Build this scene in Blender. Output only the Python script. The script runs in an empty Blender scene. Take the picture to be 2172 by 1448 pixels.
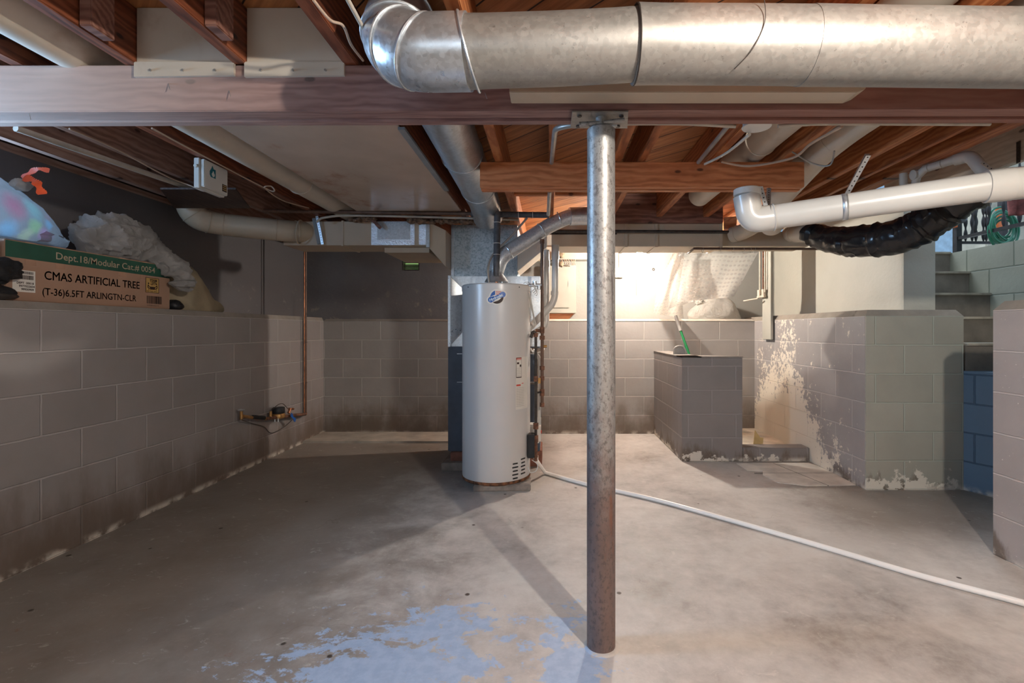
import bpy, bmesh, math, random
from mathutils import Vector, Matrix, noise
random.seed(7)
SC = bpy.context.scene
COL = SC.collection
PI = math.pi
# ---------------------------------------------------------------- camera
F = 1028.0; VX = 1165.0; VY = 700.0; CH = 1.12
cam = bpy.data.cameras.new('camera'); camo = bpy.data.objects.new('camera', cam); COL.objects.link(camo)
cam.sensor_width = 36.0; cam.lens = 36.0 * F / 2172.0
cam.shift_x = -(VX - 1086) / 2172.0; cam.shift_y = -(724 - VY) / 2172.0
cam.clip_start = 0.02
camo.location = (0, 0, CH); camo.rotation_euler = (PI/2, 0, 0)
SC.camera = camo
def P(x, y, Y):
    """point seen at photo pixel x, y when it stands Y metres into the room"""
    return Vector(((x - VX) * Y / F, Y, CH + (VY - y) * Y / F))
# ---------------------------------------------------------------- world, colour
SC.view_settings.view_transform = 'Standard'; SC.view_settings.look = 'None'
SC.view_settings.exposure = 0.22; SC.view_settings.gamma = 1.0
SC.view_settings.use_curve_mapping = False
w = bpy.data.worlds.new('sky'); SC.world = w; w.use_nodes = True
bg = w.node_tree.nodes['Background']
bg.inputs[0].default_value = (0.58, 0.75, 0.95, 1); bg.inputs[1].default_value = 1.1
def lamp(name, kind, loc, power, color, size=0.1, size_y=None, direction=None):
    l = bpy.data.lights.new(name, kind); l.energy = power; l.color = color
    if kind == 'AREA':
        l.shape = 'RECTANGLE'; l.size = size; l.size_y = size_y or size
    else: l.shadow_soft_size = size
    o = bpy.data.objects.new(name, l); o.location = loc
    if direction: o.rotation_euler = Vector(direction).to_track_quat('-Z', 'Y').to_euler()
    COL.objects.link(o); return o
LA = (0.913, 4.90, 1.90)      # bare bulb near the back wall
LB = (0.945, 0.14, 1.93)      # bare bulb behind and above the camera
BULB_A = 112.0; BULB_B = 135.0
WARM = (1.0, 0.915, 0.81)
lamp('window_daylight', 'AREA', (-3.02, 1.75, 1.66), 125, (0.42, 0.68, 1.0), 0.95, 0.52, (1, 0.35, -0.12))
lamp('stair_daylight', 'AREA', (3.1, 4.6, 3.4), 60, (0.78, 0.88, 1.0), 1.2, 1.2, (-0.1, -0.62, -1))
lamp('rear_fill_light', 'AREA', (-0.9, -2.65, 1.45), 22, (0.95, 0.95, 0.93), 2.2, 0.95, (0, 1, -0.05))  # added fill light entering from behind the camera
# ---------------------------------------------------------------- helpers
class MB:
    def __init__(s): s.bm = bmesh.new()
    def box(s, x0, x1, y0, y1, z0, z1, m=None):
        v = [Vector(p) for p in ((x0,y0,z0),(x1,y0,z0),(x1,y1,z0),(x0,y1,z0),(x0,y0,z1),(x1,y0,z1),(x1,y1,z1),(x0,y1,z1))]
        if m: v = [m @ p for p in v]
        s.hexa(v); return s
    def hexa(s, v):
        b = [s.bm.verts.new(p) for p in v]
        for f in ((3,2,1,0),(4,5,6,7),(0,1,5,4),(1,2,6,5),(2,3,7,6),(3,0,4,7)): s.bm.faces.new([b[i] for i in f])
        return s
    def obox(s, c, sx, sy, sz, rot=(0,0,0)):
        from mathutils import Euler
        m = Matrix.Translation(Vector(c)) @ Euler(rot).to_matrix().to_4x4()
        return s.box(-sx/2, sx/2, -sy/2, sy/2, -sz/2, sz/2, m)
    def prism(s, pts, z0, z1, axes='xy'):
        def mk(p, t):
            if axes == 'xy': return Vector((p[0], p[1], t))
            if axes == 'xz': return Vector((p[0], t, p[1]))
            return Vector((t, p[0], p[1]))
        a = [s.bm.verts.new(mk(p, z0)) for p in pts]; b = [s.bm.verts.new(mk(p, z1)) for p in pts]
        n = len(pts)
        s.bm.faces.new(a[::-1]); s.bm.faces.new(b)
        for i in range(n): s.bm.faces.new((a[i], a[(i+1)%n], b[(i+1)%n], b[i]))
        return s
    def tube(s, pts, r, seg=16, caps=True, flat=None):
        pts = [Vector(p) for p in pts]; n = len(pts)
        rr = r if isinstance(r, (list, tuple)) else [r]*n
        t = (pts[1]-pts[0]).normalized()
        up = Vector((0,0,1)) if abs(t.z) < .9 else Vector((0,1,0))
        u = t.cross(up).normalized(); rings = []
        for i in range(n):
            if i == 0: tt = (pts[1]-pts[0])
            elif i == n-1: tt = (pts[-1]-pts[-2])
            else: tt = (pts[i+1]-pts[i]).normalized() + (pts[i]-pts[i-1]).normalized()
            tt.normalize()
            u = (u - tt * u.dot(tt)).normalized(); v = tt.cross(u)
            k = rr[i]
            rings.append([s.bm.verts.new(pts[i] + (u*math.cos(a)*k + v*math.sin(a)*k*(flat or 1))) for a in [2*PI*j/seg for j in range(seg)]])
        for a, b in zip(rings, rings[1:]):
            for j in range(seg): s.bm.faces.new((a[j], a[(j+1)%seg], b[(j+1)%seg], b[j]))
        if caps: s.bm.faces.new(rings[0][::-1]); s.bm.faces.new(rings[-1])
        return s
    def cyl(s, a, b, r, r2=None, seg=24): return s.tube([a, b], [r, r if r2 is None else r2], seg)
    def lathe(s, prof, c=(0,0,0), seg=48):
        c = Vector(c); rings = []
        for (r, z) in prof:
            rings.append([s.bm.verts.new(c + Vector((r*math.cos(2*PI*j/seg), r*math.sin(2*PI*j/seg), z))) for j in range(seg)])
        for a, b in zip(rings, rings[1:]):
            for j in range(seg): s.bm.faces.new((a[j], a[(j+1)%seg], b[(j+1)%seg], b[j]))
        s.bm.faces.new(rings[0][::-1]); s.bm.faces.new(rings[-1]); return s
    def grid(s, fn, nu, nv, closed=False):
        g = [[s.bm.verts.new(fn(i/nu, j/nv)) for j in range(nv+1)] for i in range(nu+1)]
        for i in range(nu):
            for j in range(nv): s.bm.faces.new((g[i][j], g[i+1][j], g[i+1][j+1], g[i][j+1]))
        return s
    def torus(s, c, axis, R, r, seg=28, rs=8):
        axis = Vector(axis).normalized(); a = axis.orthogonal().normalized(); b = axis.cross(a); c = Vector(c)
        g = []
        for i in range(seg):
            t = 2*PI*i/seg; d = a*math.cos(t)+b*math.sin(t)
            g.append([s.bm.verts.new(c + d*(R + r*math.cos(2*PI*j/rs)) + axis*(r*math.sin(2*PI*j/rs))) for j in range(rs)])
        for i in range(seg):
            for j in range(rs): s.bm.faces.new((g[i][j], g[(i+1)%seg][j], g[(i+1)%seg][(j+1)%rs], g[i][(j+1)%rs]))
        return s
    def blob(s, c, rad, seed=0, amp=.15, freq=2.0, floor=None, sub=4, wr=0.0, wf=9.0):
        c = Vector(c); off = Vector((seed*7.3, seed*3.1, seed*1.7))
        tmp = bmesh.new(); bmesh.ops.create_icosphere(tmp, subdivisions=sub, radius=1)
        m = {}
        for v in tmp.verts:
            d = v.co.normalized()
            k = 1 + amp*noise.noise(d*freq+off) + wr*noise.turbulence(d*wf+off, 3, True)
            p = c + Vector((d.x*rad[0], d.y*rad[1], d.z*rad[2]))*k
            if floor is not None and p.z < floor: p.z = floor + (p.z-floor)*0.02
            m[v.index] = s.bm.verts.new(p)
        for f in tmp.faces: s.bm.faces.new([m[v.index] for v in f.verts])
        tmp.free(); return s
    def build(s, name, mat, parent=None, smooth=False, bevel=0, solid=0):
        bm = s.bm
        bmesh.ops.recalc_face_normals(bm, faces=bm.faces)
        if bevel:
            bmesh.ops.bevel(bm, geom=[e for e in bm.edges if e.calc_face_angle(0) > .5], offset=bevel, segments=2, affect='EDGES', clamp_overlap=True)
        if parent is not None: off = Vector(parent['_base']) if '_base' in parent else Vector((0,0,0))
        else:
            xs = [v.co for v in bm.verts]
            off = Vector(((min(p.x for p in xs)+max(p.x for p in xs))/2, (min(p.y for p in xs)+max(p.y for p in xs))/2, min(p.z for p in xs)))
        for v in bm.verts: v.co -= off
        me = bpy.data.meshes.new(name); bm.to_mesh(me); bm.free()
        if smooth:
            for p in me.polygons: p.use_smooth = True
            me.set_sharp_from_angle(angle=math.radians(40))
        o = bpy.data.objects.new(name, me); COL.objects.link(o)
        if mat: me.materials.append(mat)
        if parent is not None: o.parent = parent
        else: o.location = off
        o['_base'] = list(off)
        if solid:
            md = o.modifiers.new('thickness', 'SOLIDIFY'); md.thickness = solid; md.offset = 0
        return o
def thing(name, loc, label, cat, group=None):
    o = bpy.data.objects.new(name, None); o.location = loc; o['_base'] = list(loc); o.empty_display_size = .1
    COL.objects.link(o); o['label'] = label; o['category'] = cat
    if group: o['group'] = group
    return o
def tag(o, label, cat, group=None, kind=None):
    o['label'] = label; o['category'] = cat
    if group: o['group'] = group
    if kind: o['kind'] = kind
    return o
def struct(o): o['kind'] = 'structure'; return o
def fillet(pts, r, n=6):
    pts = [Vector(p) for p in pts]; out = [pts[0]]
    for a, b, c in zip(pts, pts[1:], pts[2:]):
        d1 = (a-b); d2 = (c-b); k = min(r, d1.length*.49, d2.length*.49)
        p = b + d1.normalized()*k; q = b + d2.normalized()*k
        for i in range(n+1):
            t = i/n; out.append(p*(1-t)**2 + b*2*t*(1-t) + q*t*t)
    out.append(pts[-1]); return out
def spline(pts, n=8):
    pts = [Vector(p) for p in pts]; out = []
    for i in range(len(pts)-1):
        p0 = pts[max(i-1,0)]; p1 = pts[i]; p2 = pts[i+1]; p3 = pts[min(i+2,len(pts)-1)]
        for k in range(n):
            t = k/n
            out.append(.5*((2*p1)+(p2-p0)*t+(2*p0-5*p1+4*p2-p3)*t*t+(3*p1-p0-3*p2+p3)*t**3))
    out.append(pts[-1]); return out
def text(s, size, mapping, mat, parent, name='lettering', bold=0.0, shear=0, xs=1.0, align='LEFT', fat=0):
    cu = bpy.data.curves.new('tx', 'FONT'); cu.body = s; cu.size = size; cu.offset = bold*size; cu.shear = shear
    cu.align_x = align; cu.resolution_u = 3
    o = bpy.data.objects.new('tx', cu); COL.objects.link(o)
    dg = bpy.context.evaluated_depsgraph_get()
    me = bpy.data.meshes.new_from_object(o.evaluated_get(dg))
    bpy.data.objects.remove(o)
    off = Vector(parent['_base'])
    if fat:
        bm = bmesh.new(); bm.from_mesh(me); g0 = list(bm.verts)+list(bm.edges)+list(bm.faces)
        for dx, dy in ((fat, 0), (-fat, 0), (0, fat), (0, -fat)):
            r = bmesh.ops.duplicate(bm, geom=g0)
            for v in r['geom']:
                if isinstance(v, bmesh.types.BMVert): v.co.x += dx*size; v.co.y += dy*size
        bm.to_mesh(me); bm.free()
    for v in me.vertices: v.co = mapping(v.co.x*xs, v.co.y) - off
    me.materials.clear(); me.materials.append(mat); me.name = name
    o = bpy.data.objects.new(name, me); COL.objects.link(o); o.parent = parent; o['_base'] = list(off)
    return o
# ---------------------------------------------------------------- materials
class G:
    def __init__(s, name, rough=.6, metal=0.0, color=(.5,.5,.5), spec=None):
        s.m = bpy.data.materials.new(name); s.m.use_nodes = True; s.nt = s.m.node_tree
        s.b = s.nt.nodes['Principled BSDF']
        s.b.inputs['Roughness'].default_value = rough; s.b.inputs['Metallic'].default_value = metal
        s.b.inputs['Base Color'].default_value = (*color, 1)
        if spec is not None: s.b.inputs['Specular IOR Level'].default_value = spec
    def n(s, t, props=None, **inp):
        nd = s.nt.nodes.new(t)
        for k, v in (props or {}).items(): setattr(nd, k, v)
        for k, v in inp.items():
            k = k.replace('_', ' ') if isinstance(k, str) else k
            s.put(nd.inputs[k] if k in nd.inputs else nd.inputs[int(k[1:])], v)
        return nd
    def put(s, sock, v):
        if hasattr(v, 'outputs'): v = v.outputs[0]
        if hasattr(v, 'is_linked') or isinstance(v, bpy.types.NodeSocket): s.nt.links.new(v, sock)
        else:
            if isinstance(v, tuple) and len(v) == 3 and len(getattr(sock, 'default_value', (0,0,0))) == 4: v = (*v, 1)
            sock.default_value = v
    def pos(s):
        if not hasattr(s, '_p'): s._p = s.nt.nodes.new('ShaderNodeNewGeometry')
        return s._p.outputs['Position']
    def sep(s):
        if not hasattr(s, '_s'): s._s = s.n('ShaderNodeSeparateXYZ', None, Vector=s.pos())
        return s._s.outputs
    def scaled(s, v):
        nd = s.nt.nodes.new('ShaderNodeVectorMath'); nd.operation = 'MULTIPLY'
        s.nt.links.new(s.pos(), nd.inputs[0]); nd.inputs[1].default_value = v; return nd.outputs[0]
    def noise(s, scale=5, detail=4, rough=.55, vec=None, dist=0):
        return s.n('ShaderNodeTexNoise', None, Vector=vec or s.pos(), Scale=scale, Detail=detail, Roughness=rough, Distortion=dist).outputs[0]
    def math(s, op, a, b=0.0, clamp=False):
        nd = s.nt.nodes.new('ShaderNodeMath'); nd.operation = op; nd.use_clamp = clamp
        s.put(nd.inputs[0], a); s.put(nd.inputs[1], b); return nd.outputs[0]
    def ramp(s, fac, stops):
        nd = s.nt.nodes.new('ShaderNodeValToRGB'); s.put(nd.inputs[0], fac)
        e = nd.color_ramp.elements
        while len(e) < len(stops): e.new(.5)
        for k, (p, c) in zip(e, stops):
            k.position = p; k.color = (*c, 1) if isinstance(c, tuple) else (c, c, c, 1)
        return nd.outputs[0]
    def mix(s, fac, a, b, mode='MIX'):
        nd = s.nt.nodes.new('ShaderNodeMix'); nd.data_type = 'RGBA'; nd.blend_type = mode
        s.put(nd.inputs[0], fac); s.put(nd.inputs[6], a); s.put(nd.inputs[7], b); return nd.outputs[2]
    def rng(s, v, a, b):      # 0 at a, 1 at b
        nd = s.nt.nodes.new('ShaderNodeMapRange'); nd.interpolation_type = 'SMOOTHSTEP'
        s.put(nd.inputs[0], v); nd.inputs[1].default_value = a; nd.inputs[2].default_value = b
        return nd.outputs[0]
    def color(s, c): s.put(s.b.inputs['Base Color'], c); return s
    def bump(s, h, strength=.3, dist=.01):
        nd = s.n('ShaderNodeBump', None, Height=h, Strength=strength, Distance=dist)
        if s.b.inputs['Normal'].is_linked:
            s.nt.links.new(s.b.inputs['Normal'].links[0].from_socket, nd.inputs['Normal'])
        s.nt.links.new(nd.outputs[0], s.b.inputs['Normal']); return s
def plain(name, color, rough=.6, metal=0.0, var=.12, sc=9, bump=.0, spec=None):
    g = G(name, rough, metal, color, spec)
    d = tuple(c*(1-var*2) for c in color); l = tuple(min(1, c*(1+var)) for c in color)
    nz = g.noise(sc, 5)
    g.color(g.ramp(nz, [(.3, d), (.7, l)]))
    if bump: g.bump(g.noise(sc*6, 4), bump, .004)
    return g.m
def block(name, axis, base, phase, mortar=None, var=.10, dirt=(.11,.075,.05), dz=.34, dirt_amt=.8, peel=None, rough=.55, speck=0, top_dirt=None, row_off=0):
    g = G(name, rough)
    x, y, z = g.sep()
    u = x if axis == 'x' else y
    vec = g.n('ShaderNodeCombineXYZ', None, X=g.math('ADD', u, 40.6-phase), Y=g.math('ADD', z, .2032*40 + row_off))
    wob = g.noise(14, 2)
    vv = g.nt.nodes.new('ShaderNodeVectorMath'); vv.operation = 'ADD'
    g.nt.links.new(vec.outputs[0], vv.inputs[0])
    cw = g.n('ShaderNodeCombineXYZ', None, X=g.math('MULTIPLY', g.math('SUBTRACT', wob, .5), .006), Y=g.math('MULTIPLY', g.math('SUBTRACT', wob, .5), .006))
    g.nt.links.new(cw.outputs[0], vv.inputs[1])
    br = g.n('ShaderNodeTexBrick', {'offset': .5, 'offset_frequency': 2, 'squash': 1.0}, Vector=vv.outputs[0], Scale=1.0, Mortar_Size=.006, Mortar_Smooth=.3, Bias=0.0, Brick_Width=.4064, Row_Height=.2032)
    fac = br.outputs['Fac']
    n1 = g.noise(2.3, 6, .6); n2 = g.noise(30, 5, .6)
    d = tuple(c*(1-var) for c in base); l = tuple(c*(1+var) for c in base)
    c = g.ramp(n1, [(.3, d), (.7, l)])
    br.inputs['Color1'].default_value = (1,1,1,1); br.inputs['Color2'].default_value = (.88,.88,.88,1); br.inputs['Mortar'].default_value = (1,1,1,1)
    c = g.mix(.8, c, br.outputs['Color'], 'MULTIPLY')
    c = g.mix(g.math('MULTIPLY', fac, .8), c, mortar or tuple(min(1, k*1.45) for k in base))
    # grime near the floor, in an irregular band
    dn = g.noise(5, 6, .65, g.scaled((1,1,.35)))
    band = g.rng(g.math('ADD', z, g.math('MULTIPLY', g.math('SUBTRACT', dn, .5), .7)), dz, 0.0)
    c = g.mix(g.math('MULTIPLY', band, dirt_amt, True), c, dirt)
    salt = g.math('MULTIPLY', g.rng(z, .05, .0), g.rng(g.noise(9, 5), .42, .6))
    c = g.mix(salt, c, (.62,.57,.5))
    if speck:
        sp = g.rng(g.noise(55, 3, .7), .68, .72)
        c = g.mix(g.math('MULTIPLY', sp, speck), c, (.72,.68,.62))
    if peel: c = peel(g, c, x, y, z)
    g.color(c)
    g.bump(g.math('SUBTRACT', g.math('MULTIPLY', n2, .14), fac), .8, .010)
    return g.m
def wood(name, axis, dark, mid, light, rough=.55, sc=1.0, extra=None):
    g = G(name, rough)
    st = {'y': (16*sc, .9*sc, 16*sc), 'x': (.9*sc, 16*sc, 16*sc), 'z': (16*sc, 16*sc, .9*sc)}[axis]
    v = g.scaled(st)
    n1 = g.noise(2.2, 6, .62, v, .6)
    n2 = g.noise(.9, 3, .5, g.scaled(tuple(k*.25 for k in st)))
    ring = g.n('ShaderNodeTexWave', {'wave_type': 'RINGS', 'rings_direction': {'x':'X','y':'Y','z':'Z'}[axis]}, Vector=g.scaled({'x':(.25,1,1),'y':(1,.25,1),'z':(1,1,.25)}[axis]), Scale=14.0*sc, Distortion=9.0, Detail=3.0, Detail_Scale=1.2).outputs[1]
    f = g.math('ADD', g.math('MULTIPLY', n1, .55), g.math('ADD', g.math('MULTIPLY', n2, .3), g.math('MULTIPLY', ring, .2)))
    c = g.ramp(f, [(.3, dark), (.5, mid), (.75, light)])
    # sparse knots
    px, py, pz = g.sep()
    kv = g.n('ShaderNodeCombineXYZ', None, X=g.math('MULTIPLY', {'y': py, 'x': px, 'z': pz}[axis], 2.6), Y=g.math('MULTIPLY', {'y': pz, 'x': pz, 'z': px}[axis], 5.5))
    vo = g.n('ShaderNodeTexVoronoi', {'voronoi_dimensions': '2D'}, Vector=kv.outputs[0], Scale=1.0).outputs['Distance']
    kn = g.math('ADD', vo, g.math('MULTIPLY', n1, .05))
    c = g.mix(g.math('MULTIPLY', g.rng(kn, .26, .10), .45), c, dark)
    c = g.mix(g.rng(kn, .085, .055), c, tuple(k*.4 for k in dark))
    if extra: c = extra(g, c)
    g.color(c); g.bump(f, .25, .003)
    return g.m
def galv(name, color=(.62,.66,.70), rough=.32, sp=26, rust=None, metal=.85):
    g = G(name, rough, metal)
    vo = g.n('ShaderNodeTexVoronoi', None, Vector=g.pos(), Scale=float(sp*3)).outputs['Color']
    bw = g.n('ShaderNodeRGBToBW', None, Color=vo).outputs[0]
    c = g.ramp(bw, [(.1, tuple(k*.82 for k in color)), (.9, color)])
    nz = g.noise(7, 6, .65)
    c = g.mix(g.rng(nz, .5, .75), c, tuple(k*.75 for k in color))
    if rust: c = rust(g, c)
    g.color(c)
    g.put(g.b.inputs['Roughness'], g.math('ADD', g.math('MULTIPLY', bw, .12), g.math('ADD', g.math('MULTIPLY', nz, .25), rough-.15)))
    g.bump(g.noise(14, 2), .03, .002)
    return g.m
# ---------------------------------------------------------------- material library
def peel_right(g, c, x, y, z):
    nz = g.noise(7, 8, .68); n2 = g.noise(1.6, 3)
    yy = g.math('MULTIPLY', g.rng(y, 3.75, 4.6), g.rng(y, 5.35, 4.9))
    low = g.math('MULTIPLY', g.rng(z, .62, .0), g.rng(y, 3.38, 4.1))
    w_ = g.math('MULTIPLY', yy, g.math('ADD', g.math('MULTIPLY', g.rng(z, 1.3, .2), .15), .105))
    m = g.math('ADD', g.math('ADD', g.math('MULTIPLY', nz, .6), g.math('MULTIPLY', g.noise(28, 6, .7), .4)), g.math('ADD', w_, g.math('ADD', g.math('MULTIPLY', low, .22), g.math('MULTIPLY', g.math('SUBTRACT', n2, .5), .45))))
    mask = g.rng(m, .62, .67)
    return g.mix(mask, c, (.70, .64, .54))
def peel_front(g, c, x, y, z):
    m = g.math('ADD', g.noise(8, 8, .7), g.math('MULTIPLY', g.math('MULTIPLY', g.rng(z, .26, .0), g.rng(g.noise(1.4, 3), .40, .60)), .30))
    return g.mix(g.rng(m, .70, .74), c, (.66, .62, .54))
def peel_part(g, c, x, y, z):
    m = g.math('ADD', g.noise(9, 8, .7), g.math('MULTIPLY', g.math('MULTIPLY', g.rng(z, .22, .0), g.rng(g.noise(2.2, 3), .40, .58)), .32))
    return g.mix(g.rng(m, .72, .76), c, (.60, .55, .48))
def stain_back(g, c, x, y, z):
    m = g.math('MULTIPLY', g.rng(g.noise(4, 6, .6), .4, .6), g.rng(z, .5, .1))
    return g.mix(g.math('MULTIPLY', m, .6), c, (.12,.09,.065))
GREY = (.262,.240,.236)
M = {}
M['blk_left'] = block('painted grey block left', 'y', GREY, 2.287, dz=.42, row_off=.0)
M['blk_back'] = block('painted grey block back', 'x', (.31,.288,.272), -2.14+.28, dz=.40, peel=stain_back)
M['blk_right'] = block('flaking painted block', 'y', (.33,.31,.30), 3.31, dz=.1, peel=peel_right)
M['blk_green'] = block('painted green grey block', 'x', (.35,.34,.29), 2.247, mortar=(.40,.42,.36), dz=.1, peel=peel_front)
M['blk_near'] = block('painted pinkish grey block', 'y', (.36,.32,.30), 2.42, dz=.1, speck=.8)
M['blk_part'] = block('painted dark grey block', 'x', (.205,.185,.18), 1.55, dz=.12, peel=peel_part)
M['blk_part_s'] = block('painted dark grey block side', 'y', (.205,.185,.18), 4.2, dz=.12, peel=peel_part)
M['blk_blue'] = block('blue grey block with daylight tint', 'y', (.13,.20,.275), 3.3, mortar=(.05,.09,.14), dz=.0, dirt_amt=0)  # blue of the stair daylight is put into the block colour
M['blk_stair'] = block('sage painted block', 'y', (.33,.33,.265), 3.75, mortar=(.14,.16,.12), dz=.0, dirt_amt=0, row_off=.03)
def stucco(name, c1, rough=.75, mottled=None):
    g = G(name, rough); x, y, z = g.sep()
    n = g.noise(1.7, 6, .6)
    c = g.ramp(n, [(.3, tuple(k*.86 for k in c1)), (.7, c1)])
    if mottled: c = g.mix(g.math('MULTIPLY', g.rng(g.noise(9, 7, .7), .58, .68), g.rng(z, 1.7, 1.25)), c, mottled)
    g.color(c); g.bump(g.noise(32, 5, .6), .35, .006); return g.m
M['up_left'] = stucco('dark grey parged wall', (.135,.125,.13), .62, (.26,.24,.21))
M['up_back'] = stucco('grey parged wall', (.155,.145,.15), .62, (.27,.25,.21))
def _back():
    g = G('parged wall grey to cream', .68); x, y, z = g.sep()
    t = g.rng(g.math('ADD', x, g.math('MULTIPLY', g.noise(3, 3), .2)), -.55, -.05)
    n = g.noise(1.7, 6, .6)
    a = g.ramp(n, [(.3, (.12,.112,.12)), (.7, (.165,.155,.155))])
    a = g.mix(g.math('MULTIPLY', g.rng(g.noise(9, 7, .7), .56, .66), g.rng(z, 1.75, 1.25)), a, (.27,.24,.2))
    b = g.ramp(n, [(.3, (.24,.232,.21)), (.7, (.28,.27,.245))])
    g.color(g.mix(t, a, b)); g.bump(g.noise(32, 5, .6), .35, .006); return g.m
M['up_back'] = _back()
M['cream'] = stucco('cream painted wall', (.50,.48,.41), .55)
M['sage'] = stucco('sage painted wall', (.36,.38,.31), .55)
def _cap(name, c):
    g = G(name, .7); g.color(g.ramp(g.noise(5, 6, .65), [(.35, tuple(k*.72 for k in c)), (.65, c)])); g.bump(g.noise(24, 4), .4, .005); return g.m
M['cap_l'] = _cap('mortar cap grey', (.27,.24,.215)); M['cap_r'] = _cap('mortar cap light', (.50,.46,.39)); M['cap_g'] = _cap('mortar cap brown', (.30,.26,.21))
def _floor():
    g = G('worn concrete floor', .55); x, y, z = g.sep()
    big = g.noise(.9, 7, .62, None, .1); med = g.noise(3.1, 9, .70, None, .2); fine = g.noise(26, 5, .65)
    f = g.math('ADD', g.math('MULTIPLY', big, .45), g.math('ADD', g.math('MULTIPLY', med, .33), g.math('ADD', g.math('MULTIPLY', g.noise(9, 9, .72), .14), g.math('MULTIPLY', fine, .08))))
    c = g.ramp(f, [(.38, (.24,.215,.19)), (.45, (.38,.355,.33)), (.53, (.50,.475,.445)), (.63, (.60,.575,.54))])
    # brown grime around the heater, back and stairs; left half adds painted shade
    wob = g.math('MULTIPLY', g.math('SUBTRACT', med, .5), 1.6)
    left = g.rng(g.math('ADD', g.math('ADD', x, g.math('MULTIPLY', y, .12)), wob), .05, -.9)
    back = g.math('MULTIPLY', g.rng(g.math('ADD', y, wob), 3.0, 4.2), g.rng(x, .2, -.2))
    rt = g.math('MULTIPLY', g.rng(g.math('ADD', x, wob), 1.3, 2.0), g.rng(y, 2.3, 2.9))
    grime_shade = g.math('MAXIMUM', left, g.math('MAXIMUM', back, rt))
    c = g.mix(g.math('MULTIPLY', grime_shade, .7), c, (.15,.12,.095))
    # rust marks
    ru = g.math('MULTIPLY', g.rng(g.noise(3.3, 6, .7, g.scaled((1,2.4,1))), .66, .72), g.rng(x, -.2, -.8))
    c = g.mix(g.math('MULTIPLY', ru, .7), c, (.22,.085,.04))
    # pale scuffs
    sc = g.rng(g.noise(11, 8, .75, g.scaled((1,1.8,1)), 1.5), .58, .68)
    c = g.mix(g.math('MULTIPLY', sc, .5), c, (.58,.55,.50))
    # flaking light blue paint
    def spot(cx, cy, rx, ry):
        return g.math('SUBTRACT', 1.0, g.math('SQRT', g.math('ADD', g.math('POWER', g.math('DIVIDE', g.math('SUBTRACT', x, cx), rx), 2.0), g.math('POWER', g.math('DIVIDE', g.math('SUBTRACT', y, cy), ry), 2.0))))
    bl = g.math('MAXIMUM', spot(-.52, 1.52, .62, .50), g.math('MAXIMUM', spot(.06, 1.60, .13, .40), spot(-.40, 1.25, .7, .4)))
    bm_ = g.math('ADD', g.math('MULTIPLY', bl, .42), g.math('ADD', g.math('MULTIPLY', g.math('SUBTRACT', g.noise(3.2, 9, .72, g.scaled((1,1.6,1)), 1.0), .5), 1.5), g.math('MULTIPLY', g.math('SUBTRACT', g.noise(14, 9, .75), .5), 1.1)))
    c = g.mix(g.rng(bm_, .10, .18), c, g.mix(g.rng(fine, .35, .65), (.30,.40,.56), (.36,.46,.62)))
    # pits and cracks
    vo = g.n('ShaderNodeTexVoronoi', None, Vector=g.pos(), Scale=4.5).outputs['Distance']
    pit = g.rng(g.math('ADD', vo, g.math('MULTIPLY', fine, .05)), .085, .055)
    c = g.mix(pit, c, (.055,.04,.03))
    cd = g.nt.nodes.new('ShaderNodeVectorMath'); cd.operation = 'ADD'
    cn = g.n('ShaderNodeTexNoise', None, Vector=g.pos(), Scale=2.5, Detail=5.0)
    sc2 = g.nt.nodes.new('ShaderNodeVectorMath'); sc2.operation = 'SCALE'; g.nt.links.new(cn.outputs[1], sc2.inputs[0]); sc2.inputs[3].default_value = .8
    g.nt.links.new(g.pos(), cd.inputs[0]); g.nt.links.new(sc2.outputs[0], cd.inputs[1])
    ve = g.n('ShaderNodeTexVoronoi', {'feature': 'DISTANCE_TO_EDGE'}, Vector=cd.outputs[0], Scale=.8).outputs['Distance']
    cr = g.math('MULTIPLY', g.rng(ve, .003, .001), g.rng(g.noise(1.3, 2), .5, .6))
    c = g.mix(g.math('MULTIPLY', cr, .35), c, (.1,.08,.06))
    g.color(c)
    g.put(g.b.inputs['Roughness'], g.math('ADD', .42, g.math('MULTIPLY', med, .3)))
    g.bump(g.math('ADD', g.math('MULTIPLY', fine, .4), g.math('MULTIPLY', med, .5)), .35, .008)
    return g.m
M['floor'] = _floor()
M['slab'] = plain('pale concrete strip', (.42,.385,.33), .7, 0, .15, 6, .3)
RD, RM, RL = (.055,.014,.006), (.16,.042,.016), (.30,.095,.042)
M['joist'] = wood('reddish stained joist wood', 'y', RD, RM, RL)
M['joist_lit'] = wood('lit orange joist wood', 'y', (.16,.045,.014), (.36,.11,.035), (.54,.23,.09))  # joist wood with the orange bulb light painted into its colour
M['joist_pale'] = wood('dusty pinkish joist wood', 'y', (.16,.085,.06), (.30,.17,.125), (.42,.28,.22))
M['header'] = wood('orange lumber', 'x', (.30,.09,.028), (.52,.18,.065), (.66,.29,.13))
M['header_dk'] = wood('purplish brown lumber', 'x', (.09,.032,.02), (.20,.085,.06), (.34,.18,.13))
M['wood_dk'] = wood('dark old lumber', 'y', (.022,.010,.007), (.05,.022,.013), (.11,.055,.035))
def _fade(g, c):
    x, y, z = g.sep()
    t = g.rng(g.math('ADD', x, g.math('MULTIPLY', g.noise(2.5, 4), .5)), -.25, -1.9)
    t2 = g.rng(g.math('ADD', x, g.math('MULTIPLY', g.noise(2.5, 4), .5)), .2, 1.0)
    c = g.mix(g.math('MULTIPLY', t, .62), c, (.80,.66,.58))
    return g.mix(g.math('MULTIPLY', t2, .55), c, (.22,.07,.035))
M['beam'] = wood('pinkish brown weathered beam', 'x', (.17,.085,.075), (.26,.145,.13), (.36,.22,.195), .6, 1, _fade)
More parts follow.
